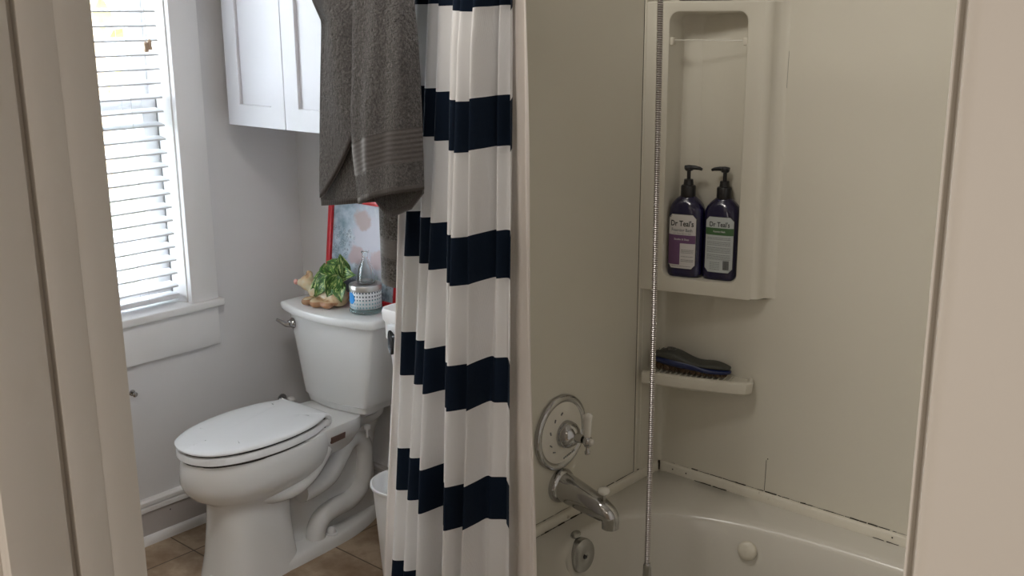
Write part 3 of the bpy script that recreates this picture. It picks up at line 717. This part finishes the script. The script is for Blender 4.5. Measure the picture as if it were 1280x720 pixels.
# soap shelf
def shelf_loop(z, m=0):
    P = [(TP(-.002, 0, 0)[0], 2.192), TP(-.002, .030-m, 0)[:2], TP(.10, .030-m, 0)[:2], TP(.225-m, .018-m, 0)[:2], TP(.250-m, .012-m, 0)[:2], TP(.262-m, -.006, 0)[:2], TP(.255-m, -.045, 0)[:2], TP(.235, -.060, 0)[:2]]
    return [(a[0], a[1], z) for a in P]
g = G().loft([shelf_loop(.719, .020), shelf_loop(.720, .010), shelf_loop(.727, .002), shelf_loop(.745, 0), shelf_loop(.751, .001), shelf_loop(.754, .005), shelf_loop(.7545, .009), shelf_loop(.748, .014)], True, True)
for i in range(16):
    u = .010 + i*.0130
    g.box(-.0016, .0016, -.055, .0, -.003, .0035, .001, 1, Matrix.Translation(TP(u, .016, .7495)) @ Matrix.Rotation(math.atan2(tdir.y, tdir.x), 4, 'Z') @ Matrix.Translation((0, .055, 0)))
obj('soap_shelf', g, M_surr, sr, smooth=35)
# trim strip and mildew line round the deck
g = G()
pr_ = [(0, .4745), (.006, .4735), (.0095, .469), (.0105, .4505), (.0105, .446)]
path = [(XF, 1.49), (XF, 2.2), (XR, 2.2)]
rows = []
rows.append([(XF + d, 1.49, z) for d, z in pr_]); rows.append([(XF + d, 2.2 - d, z) for d, z in pr_]); rows.append([(XR, 2.2 - d, z) for d, z in pr_])
g.loft(rows, closed=False); obj('deck_trim', g, M_caulk, sr, smooth=60)
g = G(); r2 = random.Random(3)
def stain(p, q, nrm_, a, b, zz):
    t = a
    while t < b:
        ln = r2.uniform(.008, .05); rad = r2.choice([.0005, .0009, .0013, .0022])
        P = [Vector(p).lerp(Vector(q), min(1, t + k*ln/3)) + Vector((0, 0, zz + r2.uniform(-.0005, .0005))) for k in range(4)]
        g.tube([tuple(x) for x in P], rad, 5); t += ln*r2.uniform(.9, 1.25)
stain((XF+.013, 2.1995, 0), (-.75, 2.1995, 0), 0, 0, 1, .4745); stain((XF+.0005, 1.49, 0), (XF+.0005, 2.19, 0), 0, 0, 1, .4745)
stain((XF+.011, 2.189, 0), (-.75, 2.189, 0), 0, .16, .30, .4505); stain((XF+.011, 2.189, 0), (-.75, 2.189, 0), 0, .86, .95, .4505); stain((XF+.011, 1.49, 0), (XF+.011, 2.0, 0), 0, .0, .9, .4505)
g.box(XF+.008, XF+.013, 2.186, 2.191, .450, .476, .001, 1)
for x, z in ((-1.378, .462), (-1.338, .462), (-.80, .464)): g.ell((x, 2.1893, z), (.002, .0012, .002), n=8, m=6)
g.tube([(-1.1225, 2.1995, .476), (-1.1215, 2.1995, .556)], .0006, 5); g.ell((-1.118, 2.1995, .560), (.0015, .001, .0015), n=8, m=6)
g.tube([(-1.124, 2.1998, 1.44), (-1.123, 2.1998, 1.52)], .0003, 5)
g.tube([(XF-.0006, 2.0885, .476), (XF-.0006, 2.0885, 2.04)], .0011, 5)
obj('mildew_line', g, M_mold, sr, smooth=0, label='dark mildew in the joints')

# ------------------------------------------------------------------ valve, spout
vc = Vector((XF, 1.785, .676)); Mv = axisM(vc, (1, 0, 0))
va = thing('shower_valve', vc, 'round chrome-rimmed porcelain shower valve with small white lever on tub wall', 'shower valve')
obj('escutcheon', G().lathe([(.089, .001), (.0892, .006), (.087, .011), (.082, .0135), (.076, .012), (.072, .009), (.071, .008)], 64, Mv, True), M_chrome, va, smooth=50)
obj('porcelain_disc', G().lathe([(.0725, .0090), (.060, .012), (.045, .016), (.034, .018)], 64, Mv, True, True), mat('glazed_disc', (.74, .71, .63), .12), va, smooth=50)
obj('dome', G().lathe([(.032, .015), (.032, .024), (.029, .036), (.021, .047), (.011, .052), (.010, .070)], 40, Mv, True, True), M_chrome, va, smooth=50)
hdl = obj('lever_hub', G().ell(vc + Vector((.082, 0, -.001)), (.012, .012, .013)), M_chrome, va, smooth=60)
Ml = Matrix.Translation(vc + Vector((.082, 0, 0)))
obj('lever', G().lathe([(.005, .008), (.0075, .010), (.0075, .015), (.0080, .020), (.0090, .040), (.0090, .048), (.0112, .055), (.0105, .061), (.005, .065), (.001, .066)], 24, Ml, True, True), mat('porcelain_lever', (.78, .76, .70), .12), hdl, smooth=50)
obj('finial', G().lathe([(.001, -.034), (.006, -.032), (.007, -.026), (.004, -.021), (.004, -.016), (.008, -.013), (.008, -.008)], 20, Ml), M_chrome, hdl, smooth=50)
obj('button', G().lathe([(.0075, .0), (.0075, .006), (.005, .009), (.001, .0095)], 20, axisM(vc + Vector((.090, -.001, .0)), (1, -.2, 0))), mat('porcelain_button', (.78, .76, .70), .12), hdl, smooth=50)
for a in (100, 130, 165, 200, 225):
    g = G(); c = vc + Vector((.0155, math.cos(math.radians(a))*.050, math.sin(math.radians(a))*.050)); g.box(-.001, .001, -.004, .004, -.0012, .0012, 0, 1, Matrix.Translation(c) @ Matrix.Rotation(math.radians(a-60), 4, 'X'))
    obj('index_mark', g, M_ink2, va, smooth=0)
g = G()
for i in range(7): g.box(-.0006, .0006, -.0016, .0016, -.0018, .0018, 0, 1, Matrix.Translation(vc + Vector((.0125, .004+.006*i, -.0625+.0013*i))))
obj('rim_lettering', g, M_ink2, va, smooth=0)

sp0 = Vector((XF, 1.787, .545))
sp = thing('tub_spout', sp0, 'chrome tub spout with white diverter knob below the shower valve', 'tub spout')
obj('flange', G().lathe([(.040, .0), (.041, .009), (.038, .015), (.032, .019)], 40, axisM(sp0, (1, 0, -.02)), True, True), M_chrome, sp, smooth=50)
P = catmull([sp0 + Vector(q) for q in ((.012, 0, 0), (.05, 0, -.008), (.09, 0, -.017), (.122, 0, -.0245), (.1405, 0, -.0315), (.1465, 0, -.043), (.147, 0, -.061))], 6)
k = len(P); rad = [interp(i/(k-1), [0, .25, .5, .7, .85, 1], [.034, .0305, .0265, .0220, .0202, .0195]) for i in range(k)]
o = obj('body', G().tube([tuple(a) for a in P], rad, 32), M_chrome, sp, smooth=60)
obj('nozzle_opening', G().lathe([(.014, 0), (.013, -.0012)], 24, Matrix.Translation(sp0 + Vector((.147, 0, -.0605))), True, True), M_gap, sp)
dv = obj('diverter', G().lathe([(.0035, 0), (.0035, .014)], 14, Matrix.Translation(sp0 + Vector((.128, 0, .0))), True, True), M_chrome, sp, smooth=50)
obj('diverter_knob', G().lathe([(.003, .012), (.007, .013), (.0135, .019), (.0145, .024), (.011, .029), (.001, .031)], 24, Matrix.Translation(sp0 + Vector((.128, 0, .0)))), mat('porcelain_knob', (.80, .78, .72), .12), dv, smooth=50)

# hose
hh = thing('shower_hose', (-1.193, 1.80, 1.97), 'ribbed metal shower hose hanging straight down in front of the niche', 'shower hose')
pts = []; rad = []; z = 1.97; i = 0
while z > .420:
    x = -1.196 + .004*((1.6-z)/1.2) + .003*math.sin((1.6-z)*2.2); 
    pts.append((x, 1.80, z)); rad.append(.0058 + .0009*math.sin((z-1.97)*2*PI/.0044)); z -= .0011; i += 1
obj('hose', G().tube(pts, rad, 12), M_hose, hh, smooth=60)
obj('hose_fitting', G().lathe([(.0065, .02), (.009, .015), (.010, -.02), (.008, -.03)], 20, Matrix.Translation((-1.190, 1.80, .405)), True, True), M_chromed, hh, smooth=50)
obj('hand_shower', G().tube(catmull([(-1.190, 1.80, .38), (-1.19, 1.80, .30), (-1.18, 1.80, .22), (-1.16, 1.80, .18)], 5), [interp(i, [0, 8, 12, 15], [.010, .013, .022, .034]) for i in range(16)], 20), M_chromed, hh, smooth=60)
obj('wall_arm', G().tube(catmull([(-1.43, 1.80, 1.93), (-1.34, 1.80, 1.99), (-1.25, 1.80, 2.0), (-1.198, 1.80, 1.965)], 6), .010, 14), M_chromed, hh, smooth=60)

# ------------------------------------------------------------------ pump bottles in the niche
def text_mesh(body, size, bold=.0, sx=1.0):
    cu = bpy.data.curves.new('lettering', 'FONT'); cu.body = body; cu.size = size; cu.align_x = 'CENTER'; cu.align_y = 'CENTER'; cu.offset = bold; cu.resolution_u = 3
    ob = bpy.data.objects.new('lettering', cu); C.objects.link(ob)
    dg = bpy.context.evaluated_depsgraph_get(); me = bpy.data.meshes.new_from_object(ob.evaluated_get(dg))
    v = [(p.co.x*sx, p.co.y) for p in me.vertices]; f = [tuple(q.vertices) for q in me.polygons]
    bpy.data.objects.remove(ob); bpy.data.curves.remove(cu); bpy.data.meshes.remove(me); return v, f
bt_a, bt_b = .0422, .029
def make_bottle(uc, dcen, z0, yaw, label, kind):
    c = Vector(TP(uc, dcen, z0)); B = thing('pump_bottle', c, label, 'pump bottle', 'pump bottles in the shower niche')
    ang = math.atan2(tdir.y, tdir.x) + yaw; Mb = Matrix.Translation(c) @ Matrix.Rotation(ang, 4, 'Z')
    def W(x, y, z): return tuple(Mb @ Vector((x, y, z)))
    g = G(); S = [(0, .90, 4), (.003, .97, 3.6), (.010, 1, 3.4), (.150, 1, 3.2), (.162, .97, 3), (.172, .88, 2.7), (.180, .74, 2.4), (.187, .56, 2.1), (.192, .42, 2)]
    lo = []
    for z, k, p in S:
        a = bt_a*k; b = max(.0135, bt_b*k) if z > .16 else bt_b*k
        lo.append([W(x, y, zz) for x, y, zz in sup(0, 0, z, a, b, p, 64)])
    lo.append([W(x, y, zz) for x, y, zz in sup(0, 0, .197, .0145, .0135, 2, 64)])
    g.loft(lo, True, True); obj('body', g, M_bottle, B, smooth=50)
    cap = obj('pump_collar', G().lathe([(.0165, .190), (.0175, .192), (.0175, .214), (.0160, .217), (.012, .218), (.0105, .231), (.005, .232)], 28, Mb, True, True), M_black, B, smooth=35)
    obj('pump_head', G().lathe([(.0045, .230), (.0045, .250), (.009, .252), (.010, .259), (.008, .262), (.001, .263)], 20, Mb, True, True), M_black, cap, smooth=40)
    s = kind['noz']
    q = [W(s*t, 0, z) for t, z in ((-.010, .258), (0, .259), (.014, .259), (.026, .2575), (.032, .255))]
    obj('nozzle', G().tube(q, [.0052, .0058, .0050, .0040, .0030], 12), M_black, cap, smooth=60)
    def surf(x, z, off):
        p = 3.3; b = bt_b*(max(0, 1-abs(x/bt_a)**p))**(1/p); return W(x, -(b+off), z)
    def patch(x0, x1, z0_, z1_, off, m, nm, par, r=.006, label=None):
        P = []; k = 14; V = []; F = []
        for j in range(k+1):
            t = j/k; z = lerp(z0_, z1_, t); dz = min(z-z0_, z1_-z); ins = r - math.sqrt(max(0, r*r-(r-dz)**2)) if dz < r and r > 0 else 0
            for i in range(k+1): V.append(surf(lerp(x0+ins, x1-ins, i/k), z, off))
        for j in range(k):
            for i in range(k): F.append((j*(k+1)+i, j*(k+1)+i+1, (j+1)*(k+1)+i+1, (j+1)*(k+1)+i))
        g = G().add(V, F); return obj(nm, g, m, par, smooth=60, label=label)
    xa, xb = kind['x']; za, zb = kind['z']
    lab = patch(xa, xb, za, zb, .0004, M_border, 'label', B, .009)
    patch(xa+.0014, xb-.0014, za+.0014, zb-.0014, .0007, kind['lm'], 'label_face', lab, .008)
    xm = (xa+xb)/2; wl = xb-xa
    def txt(body, size, z, m, bold=0, sx=1, x=0, off=.0011):
        v, f = text_mesh(body, size, bold, sx); g = G().add([surf(xm+x+a, z+b, off) for a, b in v], f); obj('lettering', g, m, lab, smooth=0)
    for kind_, *a in kind['items']:
        if kind_ == 't': txt(*a)
        elif kind_ == 'p': patch(xa+a[0], xa+a[1], za+a[2], za+a[3], .0009, a[4], 'label_band', lab, 0)
        elif kind_ == 'l':
            x0, x1, zs, m = a; g = G(); rq = random.Random(5)
            for zz in zs:
                t = x0
                while t < x1:
                    e = min(x1, t + rq.uniform(.002, .007))
                    g.add([surf(xa+t, za+zz, .0012), surf(xa+e, za+zz, .0012), surf(xa+e, za+zz+.0011, .0012), surf(xa+t, za+zz+.0011, .0012)], [(0, 1, 2, 3)]); t = e + .0008
            obj('small_print', g, m, lab, smooth=0)
        elif kind_ == 'b':
            x0, x1, zz0, zz1 = a; g = G(); t = x0; rq = random.Random(2)
            while t < x1:
                e = t + rq.uniform(.0004, .0011); g.add([surf(xa+t, za+zz0, .0012), surf(xa+e, za+zz0, .0012), surf(xa+e, za+zz1, .0012), surf(xa+t, za+zz1, .0012)], [(0, 1, 2, 3)]); t = e + rq.uniform(.0003, .0007)
            obj('barcode', g, M_ink, lab, smooth=0)
    return B
K1 = dict(noz=1, x=(-.0385, .0305), z=(.020, .152), lm=M_label, items=[
    ('t', "Dr Teal's", .0185, .129, M_ink, .0004, .82), ('t', 'Foaming Bath', .0105, .1135, M_ink2, .0002, .90), ('t', 'with Pure Epsom Salt', .0052, .1055, M_ink2, 0, 1.0),
    ('p', .0016, .0674, .062, .082, M_purple), ('p', .0016, .031, .010, .064, M_purple), ('t', 'Soothe & Sleep', .0062, .0915, M_label, .0001, .95),
    ('l', .034, .064, [.046, .0425, .039, .030, .022, .0185], M_ink2), ('l', .012, .058, [.006], M_ink2)])
K2 = dict(noz=-1, x=(-.0335, .0350), z=(.018, .152), lm=M_label2, items=[
    ('t', "Dr Teal's", .0160, .1330, M_ink, .0003, .82), ('p', .0016, .0670, .090, .107, M_green),
    ('t', 'Foaming Bath', .0055, .1165, M_label, .0001, .95),
    ('l', .006, .062, [.083, .0795, .073, .0695, .066, .0595, .056, .0525, .049, .0425, .039, .0355, .032], M_ink2), ('l', .014, .038, [.024, .020, .016, .012, .008], M_ink2), ('b', .046, .060, .008, .030)])
make_bottle(.0790, -.036, NZ0+.0012, .02, 'dark blue pump bottle with purple and white label, left of the two', K1)
make_bottle(.1642, -.040, NZ0+.0012, -.02, 'dark blue pump bottle with green banded grey label, right of the two', K2)

# ------------------------------------------------------------------ brush on soap shelf
bz = .7555
bo = Vector(TP(.105, -.020, bz))
br = thing('scrub_brush', bo, 'grey and navy oval scrub brush with brown bristles on the lower shelf', 'brush')
Mb = Matrix.Translation(bo) @ Matrix.Rotation(math.atan2(tdir.y, tdir.x), 4, 'Z') @ Matrix.Rotation(math.radians(3.5), 4, 'Y')
def bl_(x, side):  # half width
    t = (x+.1)/.2
    return .001 + .031*math.sin(PI*min(1, max(0, t)))**.42*(1 - .16*math.exp(-((x-.005)/.03)**2))
def topz(x): return .034 + .016*math.exp(-((x+.055)/.045)**2) + .004*math.exp(-((x-.065)/.03)**2) - .004*math.exp(-((x-.02)/.03)**2)
def sect(x, kw, zb, zt, pw=2.4, m=28):
    hw = bl_(x, 0)*kw; zc = (zb+zt)/2; hz = (zt-zb)/2; e = max(.05, math.sin(PI*max(0.0, min(1, (x+.1)/.2)))**.35); out = []
    for i in range(m):
        t = 2*PI*i/m; c, s = math.cos(t), math.sin(t); r = (abs(c)**pw+abs(s)**pw)**(-1/pw)
        out.append(tuple(Mb @ Vector((x, hw*r*c, zb + (zt-zb)*.5 + hz*e*r*s))))
    return out
xs = [-.0999 + .1998*(.5-.5*math.cos(PI*i/36)) for i in range(37)]
wav = lambda x: .020 + .006*math.exp(-((x+.03)/.05)**2) - .003*math.exp(-((x-.05)/.03)**2)
obj('blue_rim', G().loft([sect(x, 1.0, .006, wav(x)+.008) for x in xs], True, True), M_brushblue, br, smooth=60)
obj('handle', G().loft([sect(x*.965, .92, .018, topz(x)) for x in xs], True, True), M_brushtop, br, smooth=60)
g = G(); r3 = random.Random(9)
for i in range(900):
    x = r3.uniform(-.092, .092); y = r3.uniform(-1, 1)*bl_(x, 0)*.88
    p = Mb @ Vector((x, y, .015)); q = Mb @ Vector((x + r3.gauss(0, .002), y*1.05 + r3.gauss(0, .0015), 0)); q.z = bz + .0012
    g.tube([tuple(p), tuple(q)], .0008, 4, False)
o = obj('bristles', g, M_bristle, br, smooth=60); o['kind'] = 'stuff'
g = G(); EM = [[(-.080, -.004), (-.074, -.010), (-.069, -.002), (-.066, -.010)], [(-.062, .006), (-.054, .010), (-.048, .004), (-.052, -.004), (-.060, -.002), (-.062, .006)], [(-.046, .010), (-.040, .002), (-.046, -.008), (-.056, -.011)], [(-.058, .013), (-.046, .014), (-.038, .008)]]
for E2 in EM:
    q = catmull([(a, b, 0) for a, b in E2], 4); P = []
    for a in q:
        e = 1-(abs(a[1]/(bl_(a[0], 0)*.955)))**2.4; zt = .017 + (topz(a[0])-.017)*(.5+.5*e**(1/2.4)*.985); P.append(tuple(Mb @ Vector((a[0], a[1]-.006, zt+.0006))))
    g.tube(P, .0012, 6)
obj('emblem', g, M_emb, br, smooth=60, label='embossed squiggle mark')
# comb-like brush lying on the upper ledge (only its bristle tips show)
g = G(); uo = Vector(TP(.12, -.02, TZ1+.004)); ub = thing('nail_brush', uo, 'dark bristle brush at the top edge on the ledge above the niche', 'brush')
for i in range(14):
    for j in range(3): g.box(-.0022, .0022, -.0022, .0022, 0, .014, .0008, 1, Matrix.Translation(TP(.055+.0085*i, -.004-.012*j, TZ1+.0045)))
o = obj('bristles', g, M_black, ub); 
g = G().box(-.062, .062, -.018, .018, 0, .014, .005, 3, Matrix.Translation(TP(.11, -.016, TZ1+.0185)) @ Matrix.Rotation(math.atan2(tdir.y, tdir.x), 4, 'Z')); obj('handle', g, M_white, ub, smooth=50)

# ------------------------------------------------------------------ curtain rod, curtain, liner
rod = thing('curtain_rod', (-.8, 1.40, 2.0), 'chrome shower curtain rod above the picture edge', 'curtain rod')
obj('rod', G().tube([(-1.80, 1.40, 2.0), (XR-.001, 1.40, 2.0)], .0125, 20), M_chrome, rod, smooth=60)
obj('end_cap', G().ell((-1.805, 1.40, 2.0), (.016, .018, .018)), M_chrome, rod, smooth=60)
obj('wall_bracket', G().tube([(-1.53, 1.40, 2.0), (-1.53, 1.486, 2.0)], .008, 12), M_chrome, rod, smooth=60)
# knots: (x at z=1.5, y at 1.5, x at .5, y at .5)
KN = [(-1.545, 1.475, -1.540, 1.395), (-1.532, 1.462, -1.526, 1.372), (-1.505, 1.434, -1.500, 1.324), (-1.4765, 1.452, -1.4700, 1.344),
      (-1.436, 1.399, -1.446, 1.311), (-1.410, 1.412, -1.418, 1.337), (-1.399, 1.386, -1.3900, 1.289), (-1.366, 1.402, -1.376, 1.365),
      (-1.322, 1.343, -1.342, 1.314), (-1.309, 1.356, -1.333, 1.306), (-1.299, 1.337, -1.321, 1.291), (-1.281, 1.366, -1.300, 1.346), (-1.264, 1.335, -1.289, 1.312),
      (-1.259, 1.370, -1.288, 1.342), (-1.2545, 1.402, -1.284, 1.372), (-1.2470, 1.388, -1.272, 1.376), (-1.2415, 1.408, -1.249, 1.392), (-1.2385, 1.411, -1.242, 1.388), (-1.2265, 1.395, -1.228, 1.380)]
OFF = [.004, .004, .004, .004, .004, .004, 0, 0, -.008, -.009, -.010, -.010, -.004, -.002, 0, 0, 0, -.003, -.009]
k = 8; zs = [1.985 - i*.015 for i in range(int((1.985-.14)/.015)+1)]
def curtain_row(z):
    t = (1.5-z)/1.0
    P = []
    for i, (xa, ya, xb, yb) in enumerate(KN):
        tt = t if z > .2 else t
        x = lerp(xa, xb, tt); y = lerp(ya, yb, tt)
        if z > 1.55: y = lerp(y, 1.40 + (y-1.40)*.6, min(1, (z-1.55)/.4))
        # soft drape irregularities
        x += .0016*math.sin(z*7 + i*1.7); y += .0022*math.sin(z*5.3 + i*2.3)
        P.append((x, y, OFF[i]))
    return catmull(P, k)
g = G(); rows = [curtain_row(z) for z in zs]; m = len(rows[0]); V = []; U = []; F = []
for j, z in enumerate(zs):
    for i, p in enumerate(rows[j]): V.append((p[0], p[1], z)); U.append((i/(m-1), 10 + (1.616 - z + p[2])/.238))
for j in range(len(zs)-1):
    for i in range(m-1): F.append((j*m+i, (j+1)*m+i, (j+1)*m+i+1, j*m+i+1))
g.add(V, F); g.uv = U
o = obj('striped_curtain', g, M_curt, org=(-1.38, 1.38, .14), smooth=80, label='navy and white striped shower curtain bunched at the faucet end', cat='shower curtain')
LN = [(-1.566, 1.464, -1.584, 1.387), (-1.556, 1.457, -1.572, 1.378), (-1.548, 1.475, -1.558, 1.395), (-1.535, 1.478, -1.540, 1.405), (-1.45, 1.470, -1.45, 1.41), (-1.38, 1.448, -1.38, 1.41),
      (-1.30, 1.440, -1.30, 1.42), (-1.262, 1.436, -1.255, 1.432), (-1.242, 1.424, -1.240, 1.420), (-1.232, 1.416, -1.226, 1.424), (-1.222, 1.428, -1.214, 1.436), (-1.217, 1.420, -1.203, 1.424), (-1.2155, 1.424, -1.200, 1.430)]
g = G(); V = []; F = []; rows = []
zs = [1.985 - i*.03 for i in range(int((1.985-.16)/.03)+1)]
for z in zs:
    t = (1.5-z)/1.0; P = [(lerp(a, c, t) + .0012*math.sin(z*6+i*2), lerp(b, d, t) + .002*math.sin(z*8+i*1.3), 0) for i, (a, b, c, d) in enumerate(LN)]
    rows.append([(q[0], q[1], z) for q in catmull(P, 6)])
g.loft(rows, closed=False); o = obj('curtain_liner', g, M_liner, org=(-1.38, 1.43, .16), smooth=80, label='plain off-white liner hanging behind the striped curtain', cat='curtain liner')

# ------------------------------------------------------------------ towels over the rod
def sheet(g, U, xl, xr, yl, yr, zbl, zbr, ztop=2.012, bulge=.012, waves=2, ph=0, nx=40, nz=70, band=False, xfn=None, yfn=None, zbfn=None):
    V = []; F = []; o = len(g.v)
    for j in range(nz+1):
        s = j/nz
        for i in range(nx+1):
            t = i/nx; zb = zbfn(t) if zbfn else lerp(zbl, zbr, t); z = lerp(zb, ztop, s)
            x = xfn(t, z) if xfn else lerp(xl, xr, t)
            y = yfn(t, z) if yfn else lerp(yl, yr, t) - bulge*math.sin(PI*t)**.8 + .004*math.sin(waves*2*PI*t + ph + z*3)
            if z > 1.66: 
                q = min(1, (z-1.66)/(2.012-1.66)); y = lerp(y, 1.387 if y < 1.40 else 1.413, q*q*(3-2*q))
            V.append((x, y, z)); U.append((t*abs(xr-xl), z-zb if band or z-zb < .02 else z-zb+1))
    for j in range(nz):
        for i in range(nx): F.append((j*(nx+1)+i, j*(nx+1)+i+1, (j+1)*(nx+1)+i+1, (j+1)*(nx+1)+i))
    g.add(V, F)
g = G(); U = []
# left panel: rear layer, front layer with slanting lower edge
xlA = lambda z: interp(z, [1.2, 1.26, 1.33, 1.42, 1.48, 1.55, 1.59, 1.63, 1.8, 2.02], [-1.634, -1.634, -1.632, -1.624, -1.618, -1.610, -1.606, -1.632, -1.66, -1.66])
sheet(g, U, -1.634, -1.50, 1.318, 1.318, 1.238, 1.262, bulge=.006, waves=1, xfn=lambda t, z: lerp(xlA(z)-.020, -1.50, t), yfn=lambda t, z: 1.316 - .006*math.sin(PI*t))
def zbA(t): return interp(t, [0, .15, .6, 1], [1.258, 1.270, 1.335, 1.40])
sheet(g, U, -1.634, -1.52, 1.30, 1.29, 0, 0, xfn=lambda t, z: lerp(xlA(z), -1.515, t), zbfn=zbA, yfn=lambda t, z: 1.303 - .012*math.sin(PI*min(1, t*1.1)) + .006*math.sin(5*t+z*9))
# a turned-over edge running diagonally on the left panel
# front panel
xlB = lambda z: interp(z, [1.27, 1.31, 1.36, 1.43, 1.48, 1.55, 1.63, 2.02], [-1.520, -1.522, -1.526, -1.524, -1.518, -1.512, -1.505, -1.49])
xrB = lambda z: interp(z, [1.27, 1.43, 1.55, 1.63, 2.02], [-1.3610, -1.3630, -1.366, -1.373, -1.38])
def yB(t, z):
    low = max(0, min(1, (1.50-z)/.22))
    y = 1.296 - .030*math.sin(PI*min(1, t*1.02))**.7 + .006*t
    y += -.006*math.exp(-((t-.12-.10*low)/.11)**2)*low + .007*math.exp(-((t-.32)/.10)**2)*low
    y += .003*math.sin(9*t + z*6) + .003*math.sin(17*t - z*11)
    if t < .06: y += .014*(1-t/.06)
    if t > .93: y += .012*((t-.93)/.07)
    return y
sheet(g, U, -1.52, -1.345, 0, 0, 0, 0, xfn=lambda t, z: lerp(xlB(z), xrB(z), t), yfn=yB, zbfn=lambda t: interp(t, [0, .12, .35, .7, 1], [1.262, 1.262, 1.276, 1.292, 1.300]), nx=64, nz=110, band=True)
# inner layer of the folded front panel
sheet(g, U, -1.50, -1.345, 0, 0, 0, 0, xfn=lambda t, z: lerp(-1.502, xrB(z)-.014, t), yfn=lambda t, z: 1.322 + .006*math.sin(PI*t), zbfn=lambda t: interp(t, [0, .18, .3, .7, 1], [1.262, 1.240, 1.236, 1.256, 1.290]), nx=40)
# over the rod
V = []; nn = len(g.v)
for i in range(31):
    for j in range(9):
        a = PI*j/8; V.append((lerp(-1.66, -1.37, i/30), 1.40 - .0145*math.cos(a), 2.010 + .010*math.sin(a))); U.append((i*.01, .5))
g.add(V, [(i*9+j, i*9+j+1, (i+1)*9+j+1, (i+1)*9+j) for i in range(30) for j in range(8)])
g.uv = U
tw1 = obj('bath_towel', g, M_towel, org=(-1.5, 1.30, 1.24), smooth=80, label='large dark charcoal towel hanging folded in front of the striped curtain', cat='towel', group='grey towels by the curtain')
mod_solid(tw1, .006)
tx = bpy.data.textures.new('terry', 'CLOUDS'); tx.noise_scale = .006; tx.noise_depth = 2
g = G(); U = []
xl2 = lambda z: lerp(-1.664, -1.662, z)
sheet(g, U, -1.664, -1.606, 0, 0, 0, 0, xfn=lambda t, z: lerp(-1.645, -1.592, t), yfn=lambda t, z: 1.462 - .014*math.sin(PI*t)**.5 , zbfn=lambda t: lerp(1.060, 1.052, t), nx=20, band=True)
sheet(g, U, -1.664, -1.606, 0, 0, 0, 0, xfn=lambda t, z: lerp(-1.638, -1.580, t), yfn=lambda t, z: 1.474, zbfn=lambda t: 1.066, nx=12)
g.uv = U
tw2 = obj('hand_towel', g, M_towel2, org=(-1.63, 1.47, 1.05), smooth=80, label='narrow lighter grey towel hanging lower, behind the charcoal towel', cat='towel', group='grey towels by the curtain')
mod_solid(tw2, .006)

# ------------------------------------------------------------------ lights
w = bpy.data.worlds.new('world'); sc.world = w; w.use_nodes = True
bg = w.node_tree.nodes['Background']; bg.inputs['Color'].default_value = (.84, .92, 1.0, 1); bg.inputs['Strength'].default_value = 13.5
def area(name, loc, rot, sx, sy, power, col):
    l = bpy.data.lights.new(name, 'AREA'); l.shape = 'RECTANGLE'; l.size = sx; l.size_y = sy; l.energy = power; l.color = col
    o = bpy.data.objects.new(name, l); C.objects.link(o); o.location = loc; o.rotation_euler = rot; return o
area('hall_ceiling_lamp', (.35, -.75, 2.40), (0, 0, 0), .35, .35, 2, (1, .90, .80))
area('hall_fill_light', (-.72, -1.58, 1.25), (math.radians(90), 0, 0), .9, 1.3, 17, (1, .925, .86))  # unseen warm fill added behind the camera to brighten the doorway trim
area('bath_ceiling_lamp', (-1.25, .95, 2.43), (0, 0, 0), .40, .40, 13.5, (1, .95, .89))

# ------------------------------------------------------------------ camera
f = 1335.776; yaw, pitch, roll = .721497284, .250321333, -.00596325799
cy_, sy_ = math.cos(yaw), math.sin(yaw); r_ = Vector((cy_, sy_, 0)); fw = Vector((-sy_, cy_, 0)); up = Vector((0, 0, 1))
f2 = fw*math.cos(pitch) - up*math.sin(pitch); u2 = up*math.cos(pitch) + fw*math.sin(pitch)
R3 = r_*math.cos(roll) + u2*math.sin(roll); U3 = -r_*math.sin(roll) + u2*math.cos(roll)
cd = bpy.data.cameras.new('camera'); co_ = bpy.data.objects.new('camera', cd); C.objects.link(co_)
cd.sensor_width = 36; cd.lens = f/1280*36; cd.clip_start = .02
Mc = Matrix((R3, U3, -f2)).transposed().to_4x4(); Mc.translation = Vector((0, 0, 1.6)); co_.matrix_world = Mc
sc.camera = co_
vs = sc.view_settings; vs.view_transform = 'Standard'; vs.look = 'None'; vs.gamma = 1; vs.use_curve_mapping = False; vs.exposure = 0
